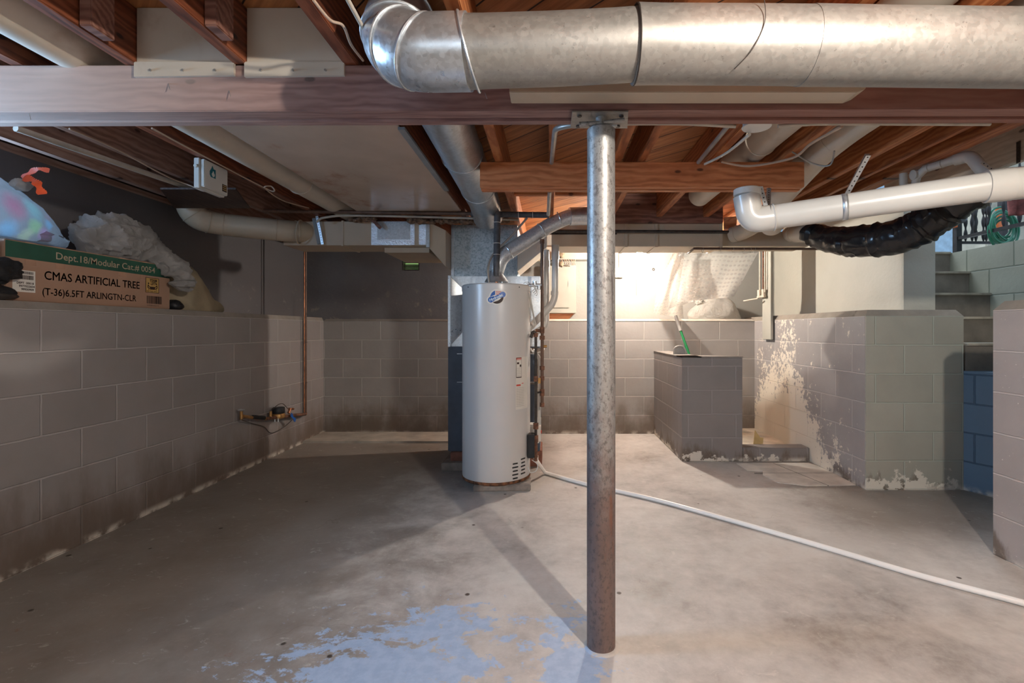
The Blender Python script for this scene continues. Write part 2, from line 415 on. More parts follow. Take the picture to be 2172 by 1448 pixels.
def _deck():
    g = G('diagonal orange board decking', .6); x, y, z = g.sep()
    d = g.math('ADD', x, y)
    e = g.math('SUBTRACT', y, x)
    fr = g.math('FRACT', g.math('MULTIPLY', d, 1/.20))
    gap = g.math('MAXIMUM', g.rng(fr, .03, .015), g.rng(fr, .97, .985))
    vec = g.n('ShaderNodeCombineXYZ', None, X=g.math('MULTIPLY', d, 14.0), Y=g.math('MULTIPLY', e, 1.0), Z=0.0)
    nz = g.noise(1.6, 6, .6, vec.outputs[0])
    c = g.ramp(nz, [(.3, (.24,.075,.022)), (.7, (.55,.23,.08))])
    g.color(g.mix(gap, c, (.02,.008,.004))); g.bump(g.math('SUBTRACT', nz, gap), .3, .004); return g.m
M['deck'] = _deck()
M['whiteboard'] = wood('whitewashed old board', 'y', (.44,.39,.33), (.58,.53,.46), (.68,.63,.56), .7)
def _duct(name, col, st=(.30,.16,.08), amt=.55, rough=.42):
    g = G(name, rough); n = g.noise(2.2, 6, .65, g.scaled((1.5,1,1.5)))
    c = g.ramp(g.noise(5, 4), [(.3, tuple(k*.88 for k in col)), (.7, col)])
    c = g.mix(g.math('MULTIPLY', g.rng(n, .55, .75), amt), c, st)
    g.color(c); g.bump(g.noise(12, 3), .06, .004); return g.m
M['duct'] = _duct('beige painted sheet metal', (.54,.44,.325), amt=.25)
M['duct_white'] = _duct('cream painted round duct', (.60,.53,.44), amt=.5)
M['panel'] = _duct('cream painted ceiling pan', (.48,.35,.265), (.30,.13,.07), .8, .22)
M['galv'] = galv('galvanised steel')
def _scuff(g, c):
    c = g.mix(g.math('MULTIPLY', g.rng(g.noise(60, 4, .8), .62, .68), .5), c, (.12,.11,.10))
    c = g.mix(g.math('MULTIPLY', g.rng(g.noise(17, 8, .8, g.scaled((1,2,1)), 1.2), .66, .69), .8), c, (.72,.68,.6))
    return g.mix(g.math('MULTIPLY', g.rng(g.noise(3, 6, .6, g.scaled((.3,6,6))), .45, .7), .3), c, (.22,.21,.20))
M['galv_dull'] = galv('dusty galvanised duct', (.36,.345,.32), .45, 30, _scuff, metal=.62)
def _spangle(g, c):
    return g.mix(g.math('MULTIPLY', g.rng(g.noise(55, 5, .8), .47, .60), .8), c, (.26,.34,.40))
M['galv_plenum'] = galv('spangled galvanised sheet', (.60,.68,.73), .42, 45, _spangle, metal=.55)
def _speck(g, c):
    return g.mix(g.math('MULTIPLY', g.rng(g.noise(90, 4, .8), .5, .62), .5), c, (.30,.32,.34))
M['galv_flue'] = galv('speckled galvanised flue', (.68,.72,.76), .32, 60, _speck, metal=.6)
M['galv_shiny'] = galv('bright galvanised steel', (.74,.78,.82), .30, 30, metal=.8)
def _rust(g, c):
    x, y, z = g.sep()
    n = g.noise(16, 7, .7); s = g.noise(4, 5, .6, g.scaled((3,3,1)))
    low = g.rng(g.math('ADD', z, g.math('MULTIPLY', g.math('SUBTRACT', n, .5), .8)), .95, .45)
    c = g.mix(g.math('MULTIPLY', low, .9), c, g.mix(s, (.12,.075,.065), (.27,.185,.165)))
    dk = g.math('MULTIPLY', g.rng(g.noise(70, 6, .8, g.scaled((1,1,.6))), .50, .60), .65)
    c = g.mix(dk, c, (.10,.085,.08))
    st = g.math('MULTIPLY', g.rng(g.noise(2.2, 5, .7, g.scaled((9,9,.55))), .6, .66), .7)
    c = g.mix(st, c, (.09,.06,.065))
    og = g.math('MULTIPLY', g.rng(g.noise(5, 5, .7, g.scaled((4,4,.6))), .56, .66), g.rng(z, 1.0, .7))
    return g.mix(g.math('MULTIPLY', og, .55), c, (.26,.10,.05))
M['post'] = galv('scuffed galvanised post', (.36,.355,.345), .42, 60, _rust, .5)
M['pvc'] = plain('white pvc', (.56,.54,.505), .28, 0, .04, 3)
M['pvc_dull'] = plain('aged pvc', (.58,.53,.46), .4, 0, .08, 6)
M['floor_pipe'] = plain('lit white pvc', (.86,.84,.80), .3, 0, .03, 3)  # pvc copy brightened for the light falling on the floor pipe
M['black_plastic'] = plain('black plastic wrap', (.018,.017,.018), .22, 0, .2, 5, .25)
M['heater'] = plain('grey enamel', (.54,.525,.515), .28, 0, .03, 2)
M['heater_rust'] = plain('rusty steel', (.20,.08,.035), .8, 0, .5, 30, .3)
M['blue_cab'] = plain('blue grey enamel', (.055,.075,.11), .42, 0, .12, 12)
M['dark_metal'] = plain('dark iron', (.06,.05,.045), .5, .4, .25, 30)
M['brown_pipe'] = plain('brown painted pipe', (.13,.07,.045), .5, 0, .2, 20)
M['rust_pipe'] = plain('rusty pipe fittings', (.19,.085,.05), .7, .1, .35, 40, .3)
M['foam'] = plain('dark grey foam insulation', (.085,.085,.095), .8, 0, .15, 30)
M['copper'] = plain('copper', (.45,.19,.10), .4, .7, .25, 20)
M['brass'] = plain('brass', (.45,.25,.09), .4, .7, .2, 20)
M['conduit'] = plain('grey conduit', (.38,.36,.33), .4, .5, .12, 9)
M['conduit_p'] = plain('painted conduit', (.50,.44,.36), .5, .0, .12, 9)
M['cable'] = plain('beige cable', (.50,.36,.26), .6, 0, .1, 5)
M['cable_dk'] = plain('dark cable', (.05,.035,.03), .6, 0, .1, 5)
M['white'] = plain('white enamel', (.66,.64,.60), .4, 0, .04, 4)
M['cream_panel'] = plain('cream painted steel panel', (.38,.37,.32), .4, 0, .05, 4)
M['foil'] = G('foil tape', .22, .95, (.80,.84,.90)).bump(G.noise, 0) if False else None
g_ = G('foil tape', .22, .95, (.80,.84,.90)); g_.bump(g_.noise(50, 5, .7), .55, .01); M['foil'] = g_.m
M['fuzz'] = plain('brown fibrous insulation', (.25,.15,.095), .95, 0, .45, 40, .9)
M['cement'] = plain('concrete block piece', (.25,.21,.18), .85, 0, .2, 14, .4)
M['brick_red'] = plain('reddish brick', (.22,.09,.06), .85, 0, .2, 14, .4)
M['card'] = plain('brown cardboard', (.34,.205,.14), .7, 0, .06, 3)
M['green_ink'] = plain('dark green print', (.02,.085,.055), .5, 0, .12, 8)
M['ink'] = plain('dark brown ink', (.035,.016,.012), .6)
M['tan_ink'] = plain('tan print', (.40,.31,.22), .6)
M['paper'] = plain('white paper label', (.66,.63,.58), .6, 0, .04, 5)
M['yellow_ink'] = plain('ochre label', (.50,.31,.10), .6)
M['red_ink'] = plain('red print', (.55,.06,.04), .5)
M['blue_ink'] = plain('blue print', (.015,.10,.38), .4)
M['light_ink'] = plain('pale print', (.75,.85,.95), .5)
M['black'] = plain('black cloth', (.012,.012,.014), .55, 0, .3, 25, .4)
M['orange_red'] = plain('orange red plastic ribbon', (.70,.09,.025), .38)
M['tan_bag'] = plain('tan cloth bag', (.27,.215,.14), .8, 0, .12, 6, .4)
M['teal'] = plain('teal print', (.0,.12,.16), .5)
M['green_plastic'] = plain('green plastic', (.0,.17,.05), .35)
M['green_hose'] = plain('green hose', (.02,.18,.10), .4)
M['grey_plastic'] = plain('grey plastic', (.35,.34,.33), .5)
M['maroon'] = plain('dusty maroon cloth', (.22,.06,.05), .8, 0, .35, 14, .3)
M['orange'] = plain('orange plastic reflector', (.75,.16,.03), .4)
M['iron'] = plain('dark wrought iron', (.035,.03,.03), .45, .3, .2, 20)
M['tile'] = plain('old pale floor tile', (.66,.62,.56), .6, 0, .14, 7, .1)
M['manila'] = plain('yellowed flap of paper', (.60,.44,.20), .7)
M['shower_floor'] = plain('white limed shower floor', (.64,.58,.48), .75, 0, .15, 7, .3)
M['concrete_step'] = plain('grey concrete step', (.21,.185,.155), .75, 0, .2, 5, .3)
M['concrete_nose'] = plain('pale worn concrete nosing', (.42,.38,.31), .75, 0, .2, 8, .3)
M['tape'] = plain('clear packing tape', (.42,.25,.17), .18)
M['duct_tape'] = plain('grey duct tape', (.22,.22,.22), .45)
M['ground'] = plain('outside concrete', (.42,.42,.40), .8)
M['beige_wall'] = plain('beige outside wall', (.42,.39,.31), .7)
M['paint_blue'] = plain('pale blue outside wall', (.50,.66,.80), .7)
def thin_plastic(name, col, alpha, rough=.3, bumpf=None, patches=None, edge=True):
    g = G(name, rough, 0, col)
    c = None
    if patches:
        c = col; 
        for i, (p, rad, pc) in enumerate(patches):
            v = g.nt.nodes.new('ShaderNodeVectorMath'); v.operation = 'DISTANCE'; g.nt.links.new(g.pos(), v.inputs[0]); v.inputs[1].default_value = p
            dd = g.math('ADD', v.outputs['Value'], g.math('MULTIPLY', g.math('SUBTRACT', g.noise(14, 4), .5), .05))
            c = g.mix(g.math('MULTIPLY', g.rng(dd, rad*1.15, rad*.2), .72), c, pc)
        g.color(c)
    if bumpf: bumpf(g)
    out = g.nt.nodes['Material Output']
    tl = g.n('ShaderNodeBsdfTranslucent', None, Color=c if c is not None else (*col, 1))
    m1 = g.nt.nodes.new('ShaderNodeMixShader'); m1.inputs[0].default_value = .4
    g.nt.links.new(g.b.outputs[0], m1.inputs[1]); g.nt.links.new(tl.outputs[0], m1.inputs[2])
    tr = g.nt.nodes.new('ShaderNodeBsdfTransparent'); m2 = g.nt.nodes.new('ShaderNodeMixShader')
    m2.inputs[0].default_value = alpha
    g.nt.links.new(tr.outputs[0], m2.inputs[1]); g.nt.links.new(m1.outputs[0], m2.inputs[2])
    g.nt.links.new(m2.outputs[0], out.inputs[0]); return g.m, g, m2
def _bub(g):
    x, y, z = g.sep()
    vo = g.n('ShaderNodeTexVoronoi', None, Vector=g.pos(), Scale=30.0, Randomness=.15).outputs['Distance']
    g.bump(g.rng(vo, .55, .2), .9, .008)
M['bubble'], gg, mm = thin_plastic('bubble wrap', (.62,.60,.55), .55, .25, _bub)
vo_ = gg.n('ShaderNodeTexVoronoi', None, Vector=gg.pos(), Scale=30.0, Randomness=.15).outputs['Distance']
gg.put(mm.inputs[0], gg.math('ADD', .50, gg.math('MULTIPLY', gg.rng(vo_, .25, .5), .22)))
def _wr(g): g.bump(g.noise(6, 8, .72, g.scaled((1,2.5,1.6)), 2.5), 1.0, .045)
def _bp(px, py, X=-2.44):
    Y = -X*F/(VX-px); return (X, Y, CH+(VY-py)*Y/F)
M['clear_bag'], _, _ = thin_plastic('thin clear plastic bag', (.33,.31,.30), .86, .22, _wr,
    [(_bp(22,440), .075, (.60,.16,.22)), (_bp(8,482), .06, (.28,.48,.62)), (_bp(75,448), .065, (.30,.50,.46)), (_bp(117,455), .042, (.80,.18,.30)), (_bp(110,476), .035, (.30,.55,.75)), (_bp(68,480), .045, (.42,.62,.28)), (_bp(150,496), .03, (.70,.30,.34)), (_bp(55,498), .04, (.62,.62,.35)), (_bp(96,496), .035, (.62,.32,.48))])
M['white_bag'], _, _ = thin_plastic('white plastic bag', (.72,.69,.67), .96, .32, _wr)
M['pale_bag'], _, _ = thin_plastic('pale white plastic bag', (.74,.71,.65), .98, .38, _wr)
def emit(name, col, st):
    m = bpy.data.materials.new(name); m.use_nodes = True; nt = m.node_tree; nt.nodes.clear()
    e = nt.nodes.new('ShaderNodeEmission'); o = nt.nodes.new('ShaderNodeOutputMaterial'); e.inputs[0].default_value = (*col, 1); e.inputs[1].default_value = st
    nt.links.new(e.outputs[0], o.inputs[0]); return m
def glass(name, tint=(.9,.95,1)):
    m = bpy.data.materials.new(name); m.use_nodes = True; nt = m.node_tree; nt.nodes.clear()
    o = nt.nodes.new('ShaderNodeOutputMaterial'); t = nt.nodes.new('ShaderNodeBsdfTransparent'); t.inputs[0].default_value = (*tint, 1)
    gl = nt.nodes.new('ShaderNodeBsdfGlossy'); gl.inputs[1].default_value = .05; mx = nt.nodes.new('ShaderNodeMixShader'); mx.inputs[0].default_value = .07
    nt.links.new(t.outputs[0], mx.inputs[1]); nt.links.new(gl.outputs[0], mx.inputs[2]); nt.links.new(mx.outputs[0], o.inputs[0]); return m
M['glass'] = glass('window glass')
# ---------------------------------------------------------------- the room
ZL = 1.219; XL = -2.44; XLU = -2.82; YB = 5.24; YBU = 5.60; XR = 2.22; XRU = 2.60; YF = 3.41; YN = 2.424; YREAR = -2.4
ZJ = 2.031; ZD = 2.222
S = lambda mb, n, m, p=None, **k: struct(mb.build(n, m, p, **k)) if p is None else mb.build(n, m, p, **k)
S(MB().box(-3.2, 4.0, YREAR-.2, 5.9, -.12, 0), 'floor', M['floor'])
S(MB().box(XL, -.80, 4.80, YB, 0, .022), 'trim_1', M['slab'])
S(MB().box(-3.0, XRU-.05, YREAR, 5.75, ZD, ZD+.03).box(XRU-.05, 3.6, YREAR, 2.70, ZD, ZD+.03), 'ceiling', M['deck'])
def cap(name, mat, pts, z0=ZL, h=.036, inset=.02):
    """mortar cap over a hollow block wall, top edge chamfered"""
    mb = MB(); bm = mb.bm; n = len(pts)
    c = Vector((sum(p[0] for p in pts)/n, sum(p[1] for p in pts)/n))
    lo = [bm.verts.new((p[0], p[1], z0)) for p in pts]
    hi = [bm.verts.new((p[0] + math.copysign(inset, c.x-p[0]), p[1] + math.copysign(inset, c.y-p[1]), z0+h)) for p in pts]
    bm.faces.new(lo[::-1]); bm.faces.new(hi)
    for i in range(n): bm.faces.new((lo[i], lo[(i+1)%n], hi[(i+1)%n], hi[i]))
    return mb.build(name, mat)
wl = S(MB().box(XLU-.06, XL, YREAR, YBU, 0, ZL), 'wall_left', M['blk_left'])
struct(cap('trim_2', M['cap_l'], [(XLU, YREAR), (XL, YREAR), (XL, YB+.0), (XLU, YB)], inset=.012))
# upper left wall with the daylight window opening (outside the frame, left of camera)
wy0, wy1, wz0, wz1 = 1.25, 2.24, 1.40, 1.92
u = MB()
u.box(XLU-.16, XLU, YREAR, wy0, ZL, 2.05).box(XLU-.16, XLU, wy1, YBU+.16, ZL, 2.05)
u.box(XLU-.16, XLU, wy0, wy1, ZL, wz0).box(XLU-.16, XLU, wy0, wy1, wz1, 2.05)
S(u, 'wall_left_upper', M['up_left'])
wn = S(MB().box(XLU-.12, XLU-.115, wy0, wy1, wz0, wz1), 'window_1', M['glass'])
fr = MB()
for a, b, c_, d in ((wy0, wy0+.04, wz0, wz1), (wy1-.04, wy1, wz0, wz1), (wy0, wy1, wz0, wz0+.04), (wy0, wy1, wz1-.04, wz1), ((wy0+wy1)/2-.02, (wy0+wy1)/2+.02, wz0, wz1)):
    fr.box(XLU-.14, XLU-.09, a, b, c_, d)
fr.build('window_frame', M['white'], wn)
S(MB().box(XLU-.16, XLU-.0, YREAR, YBU, 2.05, 2.09), 'trim_3', M['joist_pale'])
S(MB().box(XLU-.16, XLU-.05, YREAR, YBU, 2.09, ZD), 'trim_4', M['wood_dk'])
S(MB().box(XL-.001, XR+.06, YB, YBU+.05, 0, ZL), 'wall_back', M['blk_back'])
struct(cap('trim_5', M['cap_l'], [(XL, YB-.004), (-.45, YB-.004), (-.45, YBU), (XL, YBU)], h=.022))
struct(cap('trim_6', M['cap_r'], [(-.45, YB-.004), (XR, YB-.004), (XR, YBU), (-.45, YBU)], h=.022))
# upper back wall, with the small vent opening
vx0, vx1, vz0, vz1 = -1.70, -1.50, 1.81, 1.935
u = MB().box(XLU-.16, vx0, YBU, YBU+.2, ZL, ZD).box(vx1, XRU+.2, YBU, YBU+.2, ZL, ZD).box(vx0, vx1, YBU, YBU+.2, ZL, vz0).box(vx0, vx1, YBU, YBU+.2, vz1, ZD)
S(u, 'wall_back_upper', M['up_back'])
S(MB().box(XR, XRU+.02, YF, YBU, 0, ZL), 'wall_right', M['blk_right'])
S(MB().box(XR+.002, 2.905, YF-.012, YF+.14, 0, ZL), 'wall_right_return', M['blk_green'])
struct(cap('trim_7', M['cap_g'], [(XR, YF-.012), (2.905, YF-.012), (2.905, YF+.15), (XR, YF+.15)], h=.045, inset=.03))
struct(cap('trim_8', M['cap_g'], [(XR, YF+.12), (XRU, YF+.12), (XRU, YBU), (XR, YBU)], h=.045, inset=.03))
# upper right wall with its rounded end
S(MB().prism([(XRU, 3.60), (XRU+.012, 3.572), (XRU+.04, 3.56), (2.835, 3.56), (2.835, 5.80), (XRU, 5.80)], ZL, ZD), 'wall_right_upper', M['cream'], smooth=True)
S(MB().box(XR, XRU+.04, YREAR, YN, 0, ZL), 'wall_right_near', M['blk_near'])
struct(cap('trim_9', M['cap_g'], [(XR, YREAR), (XRU, YREAR), (XRU, YN), (XR, YN)], h=.045, inset=.03))
S(MB().box(XRU, XRU+.16, YREAR, 2.30, ZL, ZD), 'wall_right_near_upper', M['cream'])
rw = MB(); ry = YREAR; a0, a1, b0, b1 = -1.9, .2, 1.05, 1.9
rw.box(-3.0, a0, ry-.2, ry, 0, ZD).box(a1, 3.2, ry-.2, ry, 0, ZD).box(a0, a1, ry-.2, ry, 0, b0).box(a0, a1, ry-.2, ry, b1, ZD)
S(rw, 'wall_rear', M['cream'])
w2 = S(MB().box(a0, a1, ry-.11, ry-.105, b0, b1), 'window_2', M['glass'])  # added unseen opening for the rear fill light
fr = MB()
for p_ in ((a0, a0+.05, b0, b1), (a1-.05, a1, b0, b1), (a0, a1, b0, b0+.05), (a0, a1, b1-.05, b1), (-.875, -.825, b0, b1)): fr.box(p_[0], p_[1], ry-.14, ry-.08, p_[2], p_[3])
fr.build('window_frame', M['white'], w2)
# stairwell
XS = 3.44
S(MB().box(XS, XS+.2, 2.0, 4.25, 0, 1.78), 'wall_stair', M['blk_stair'])
S(MB().box(XRU+.04, XS, 2.0, 2.2, 0, ZD), 'wall_stair_front', M['blk_stair'])
S(MB().prism([(2.905, 3.40), (2.985, 3.215), (XS, 3.10), (XS, 3.40)], 0, .835), 'wall_stair_blue', M['blk_blue'])
st = thing('concrete_stairs', (3.1, 3.4, 0), 'grey concrete steps rising to the outdoors behind the green block corner', 'stairs')
for i, (y0, z1) in enumerate([(3.40, 1.03), (3.60, 1.22), (3.78, 1.41), (3.97, 1.60), (4.16, 1.79)]):
    x0 = 2.836 if y0 > 3.56 else 2.92
    MB().box(x0, XS-.002, y0, y0+.2 if i < 4 else 4.6, z1-.30, z1-.018).build('step', M['concrete_step'], st)
    MB().box(x0, XS-.002, y0-.02, y0+.2 if i < 4 else 4.6, z1-.018, z1).build('nosing', M['concrete_nose'], st, bevel=.004)
# outside at the head of the stairs
S(MB().box(2.84, 9.5, 4.61, 9.5, 1.55, 1.775), 'floor_outside', M['ground'])
S(MB().box(XS+.2, 9.5, 1.0, 4.605, 1.55, 1.775), 'floor_outside_side', M['ground'])
# ---------------------------------------------------------------- ceiling structure
def joist(x, y0, y1, lab, mat='joist', w_=.046, z0=ZJ, z1=ZD, cat='joist', group='ceiling joists running front to back', name='ceiling_joist'):
    mb = MB().box(x-w_/2, x+w_/2, y0, y1, z0, z1)
    return tag(mb.build(name, M[mat], None, bevel=.003), lab, cat, group)
joist(-2.60, YREAR, 5.6, 'dark pinkish joist hugging the top of the left wall', 'joist_pale')
joist(-2.20, YREAR, 5.6, 'dusty joist second from the left wall, next to the grey conduit', 'joist_pale')
joist(-1.83, YREAR, 5.6, 'red-brown joist carrying the white control box')
joist(-1.435, YREAR, 5.6, 'red-brown joist along the left edge of the cream ceiling pan')
joist(-1.058, YREAR, 1.664, 'red-brown joist between the two cream end closures, running toward the camera')
joist(-1.058, 1.778, 5.6, 'joist above the middle of the big cream ceiling pan, mostly hidden', 'joist')
joist(-.682, YREAR, 5.6, 'dark joist between the cream pan and the round duct')
joist(-.272, YREAR, 5.6, 'orange-brown joist just right of the overhead round galvanised duct', 'joist_lit')
joist(.015, 1.74, 3.9, 'narrow joist with a grey conduit down its side, left of the steel post', 'joist_lit', .036)
joist(.365, YREAR, 3.9, 'orange-brown joist directly right of the steel post', 'joist_lit')
joist(.500, 1.70, 3.9, 'sister joist second to the right of the steel post', 'joist_lit', .04)
joist(.885, YREAR, 3.9, 'orange joist left of the painted round duct behind the ceiling junction box', 'joist_lit')
joist(1.262, YREAR, 5.6, 'orange-brown joist between the two cream painted round ducts', 'joist_lit')
joist(1.70, YREAR, 5.6, 'joist holding the perforated strap of the white drain pipe', 'joist_lit')
joist(1.885, YREAR, 5.6, 'thin pale-edged joist second from the whitewashed board', 'joist_lit', .035)
joist(2.06, YREAR, 5.6, 'wide joist nearest the whitewashed board at right', 'joist_lit', .09)
tag(MB().box(2.50, 2.54, 1.2, 3.62, 2.02, ZD).build('header_board', M['whiteboard'], None, bevel=.004), 'whitewashed header board at upper right above the stair opening', 'board')
for x0, x1, lb in ((-1.41, -1.37, 'short wooden cleat on the joist left of the first cream end closure'), (-1.035, -.995, 'short wooden cleat on the joist between the cream end closures')):
    tag(MB().box(x0+.002, x1, 1.45, 1.53, ZJ+.0, ZD-.001).build('wood_cleat', M['header_dk'], None, bevel=.003), lb, 'wood cleat', 'cleats nailed beside joists')
# main beam: three boards
bmn = thing('main_beam', (0, 1.72, 1.87), 'long weathered pinkish built-up main beam crossing the whole ceiling above the steel post', 'beam')
def sl(x): return 1.8685 + .0035*(x+2.0)
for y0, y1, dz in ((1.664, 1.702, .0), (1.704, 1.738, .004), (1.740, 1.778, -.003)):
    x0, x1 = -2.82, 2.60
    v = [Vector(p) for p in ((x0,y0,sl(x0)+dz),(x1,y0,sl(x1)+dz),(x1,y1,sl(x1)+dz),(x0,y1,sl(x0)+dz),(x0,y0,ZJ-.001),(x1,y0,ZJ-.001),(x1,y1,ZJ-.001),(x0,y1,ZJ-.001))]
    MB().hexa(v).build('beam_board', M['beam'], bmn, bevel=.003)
nl = MB()
for px, py in ((355, 175), (484, 190), (1028, 195), (60, 240)): nl.cyl(P(px, py, 1.664)+Vector((0,.003,0)), P(px+5, py+14, 1.645), .0012, seg=6)
nl.build('bent_nail', M['conduit'], bmn)
# cross header under the joists
hd = thing('header_beam', (.5, 2.65, 1.89), 'orange doubled lumber header hung under the joists behind the steel post', 'beam')
for y0, y1, z in ((2.62, 2.66, 1.893), (2.664, 2.705, 1.889)): MB().box(-.375, 1.38, y0, y1, z, ZJ-.001).build('header_board', M['header'], hd, bevel=.003)
tag(MB().box(.53, 1.40, 3.902, 3.95, 1.985, ZD-.001).build('trimmer_board', M['header_dk'], None, bevel=.003), 'wide purplish-brown trimmer board above the right trunk duct', 'board')
for i, (x0, x1) in enumerate(((-.24, -.01), (.04, .34))):
    tag(MB().box(x0, x1, 3.3, 3.34, ZJ+.01, ZD-.001).build('blocking_board', M['header'], None, bevel=.003), ('orange blocking board between joists, above the insulated pipes', 'orange blocking board between joists, above the flue elbow')[i], 'board', 'blocking between joists')
tag(MB().obox((1.62, 4.35, 2.0), .10, 1.1, .035, (0, 0, -.35)).build('loose_board', M['header'], None, bevel=.003), 'bright orange board crossing behind the white pipe elbow', 'board')
# return-air pan and its two end closures
pan = thing('ceiling_pan', (-1.05, 2.8, 2.02), 'large cream painted sheet metal pan nailed under the ceiling joists', 'ceiling pan')
MB().box(-1.455, -.665, 1.80, 3.66, 2.019, 2.029).build('pan_sheet', M['panel'], pan, bevel=.002)
MB().obox((-.655, 2.62, 2.013), .030, .95, .012, (0, 0, .0)).build('duct_tape', M['duct_tape'], pan)
for i, (x0, x1) in enumerate(((-1.408, -1.084), (-1.032, -.708))):
    e = thing('duct_end_closure', ((x0+x1)/2, 1.66, 2.03), ('left cream sheet metal closure filling a joist bay over the main beam', 'right cream sheet metal closure filling a joist bay over the main beam')[i], 'duct closure', 'cream closures over the main beam')
    MB().box(x0, x1, 1.655, 1.662, ZJ+.002, ZD-.002).build('closure_face', M['duct_white'], e)
    MB().prism([(x0-.008, 1.984), (x1+.008, 1.989), (x1+.008, ZJ+.004), (x0-.008, ZJ+.004)], 1.652, 1.6625, 'xz').build('flange', M['duct_white'], e)
    for k in range(3): MB().cyl((x0+.05+.11*k, 1.647, 2.005), (x0+.05+.11*k, 1.653, 2.005), .004, seg=8).build('nail_head', M['conduit'], e)
# round ducts in the joist bays
def round_duct(name, pts, r, mat, lab, cat='duct', seams=(), group=None, seg=40, smooth_r=0, n=8):
    t = thing(name, pts[0], lab, cat, group)
    path = fillet(pts, smooth_r, n) if smooth_r else [Vector(p) for p in pts]
    MB().tube(path, r, seg).build('duct_pipe', M[mat], t, smooth=True)
    for (c, ax) in seams:
        MB().torus(c, ax, (r if not isinstance(r, list) else r[0])+.001, .0045, 40, 6).build('seam', M[mat], t, smooth=True)
    return t
round_duct('branch_duct', [(-1.645, .2, 2.105), (-1.645, 5.0, 2.105)], .085, 'duct_white', 'cream painted round duct in the joist bay above the white control box', seams=[((-1.645, 1.0, 2.105), (0,1,0)), ((-1.645, 3.2, 2.105), (0,1,0))])
round_duct('branch_duct', [(1.115, .6, 2.12), (1.115, 2.2, 2.12), (1.115, 3.6, 2.12)], .080, 'duct_white', 'rust-stained cream round duct behind the round ceiling junction box', seams=[((1.115, 2.55, 2.12), (0,1,0))])
round_duct('branch_duct', [(1.445, .6, 2.112), (1.445, 2.5, 2.105), (1.53, 3.3, 1.99), (1.66, 3.62, 1.90)], .080, 'duct_white', 'long cream round duct slanting down toward the white pipe elbow', smooth_r=.3, seams=[((1.445, 2.45, 2.105), (0,1,-.1))])
# big supply duct in front of the beam
bd = thing('supply_duct', (1.0, 1.36, 1.905), 'large dusty galvanised round duct running along the front of the main beam', 'duct')
def dr(x): return .094 if x < .2 else .099
xs = [-.235, .0, .235, .24, .6, 1.0, 1.6, 2.4, 2.59]
zs = [1.898, 1.905, 1.917, 1.919, 1.917, 1.912, 1.905, 1.894, 1.891]
dm = MB()
for a, b in ((-.235, .245), (.24, .72), (.715, 2.59)):
    pts = []; rr = []
    n = 8
    for k in range(n+1):
        x = a + (b-a)*k/n
        j = max(i for i in range(len(xs)) if xs[i] <= x+1e-6); j = min(j, len(xs)-2)
        t = (x-xs[j])/(xs[j+1]-xs[j]); z = zs[j]*(1-t)+zs[j+1]*t
        pts.append((x, 1.36, z)); rr.append((.093 if b < .3 else .1) + (.0015 if k == 0 else 0))
    MB().tube(pts, rr, 64).build('duct_section', M['galv_dull'], bd, smooth=True)
MB().torus((.24, 1.36, 1.918), (1, 0, .03), .1002, .0022, 64, 6).build('seam', M['dark_metal'], bd, smooth=True)
path = fillet([(-.225, 1.36, 1.898), (-.43, 1.37, 1.90), (-.47, 1.52, 2.118), (-.46, 1.9, 2.118)], .14, 10)
elb = MB().tube(path, .100, 48).build('elbow', M['galv_shiny'], bd, smooth=True)
for k, f in enumerate((.02, .16, .34, .52, .7)):
    i = int(f*(len(path)-1)); d = (path[min(i+1, len(path)-1)]-path[max(i-1, 0)])
    ax = d.normalized() + Vector((0, 0, .35 if k % 2 else -.25)) * (1 if k < 4 else 0)
    MB().torus(path[i], ax, .1025, .0038, 48, 6).build('elbow_rib', M['galv_shiny'], elb, smooth=True)
wir = MB().tube(spline([(.55, 1.262, 2.03), (.56, 1.255, 1.93), (.535, 1.27, 1.86), (.50, 1.31, 1.825)], 6), .0012, 6)
wir.build('hanger_wire', M['dark_metal'], bd)
tag(MB().prism([(-.13, 1.893), (1.0, 1.893), (1.03, 1.905), (1.03, 1.93), (-.13, 1.93)], 1.575, 1.655, 'xz').build('duct_shelf', M['duct'], None, bevel=.002), 'long flat beige sheet metal strip between the big duct and the main beam', 'sheet metal')
# duct over the beam to the plenum
rd = thing('trunk_riser_duct', (-.46, 1.9, 2.12), 'long galvanised round duct running overhead from the main beam to the furnace plenum', 'duct')
MB().tube(fillet([(-.46, 1.905, 2.100), (-.47, 2.1, 2.09), (-.475, 3.55, 2.06), (-.47, 3.72, 1.985)], .1, 5), .112, 48).build('duct_pipe', M['galv'], rd, smooth=True)
for y in (2.62, 3.2): MB().torus((-.473, y, 2.09-(y-2.1)*.0207), (0, 1, -.03), .113, .004, 48, 6).build('seam', M['galv'], rd, smooth=True)
# ---------------------------------------------------------------- trunk ducts at the back
td = thing('trunk_duct', (-1.5, 3.9, 1.8), 'beige rectangular trunk duct left of the furnace, with a foil-taped patch', 'duct')
MB().box(-2.14, -.985, 3.90, 4.23, 1.803, 1.995).build('duct_body', M['duct'], td, bevel=.003)
a = MB(); v = [(-.985,3.90,1.803),(-.84,3.93,1.635),(-.84,4.45,1.635),(-.985,4.23,1.803),(-.985,3.90,1.995),(-.84,3.93,1.93),(-.84,4.45,1.93),(-.985,4.23,1.995)]
a.hexa([Vector(p) for p in v]).build('flared_end', M['duct'], td, bevel=.002)
MB().box(-1.36, -.99, 4.0, 4.62, 1.76, 1.801).build('lower_duct_section', M['duct'], td, bevel=.002)
for px in (727, ): MB().box((px-VX)*3.9/F-.008, (px-VX)*3.9/F+.008, 3.893, 4.236, 1.797, 2.0).build('seam_flange', M['duct'], td)
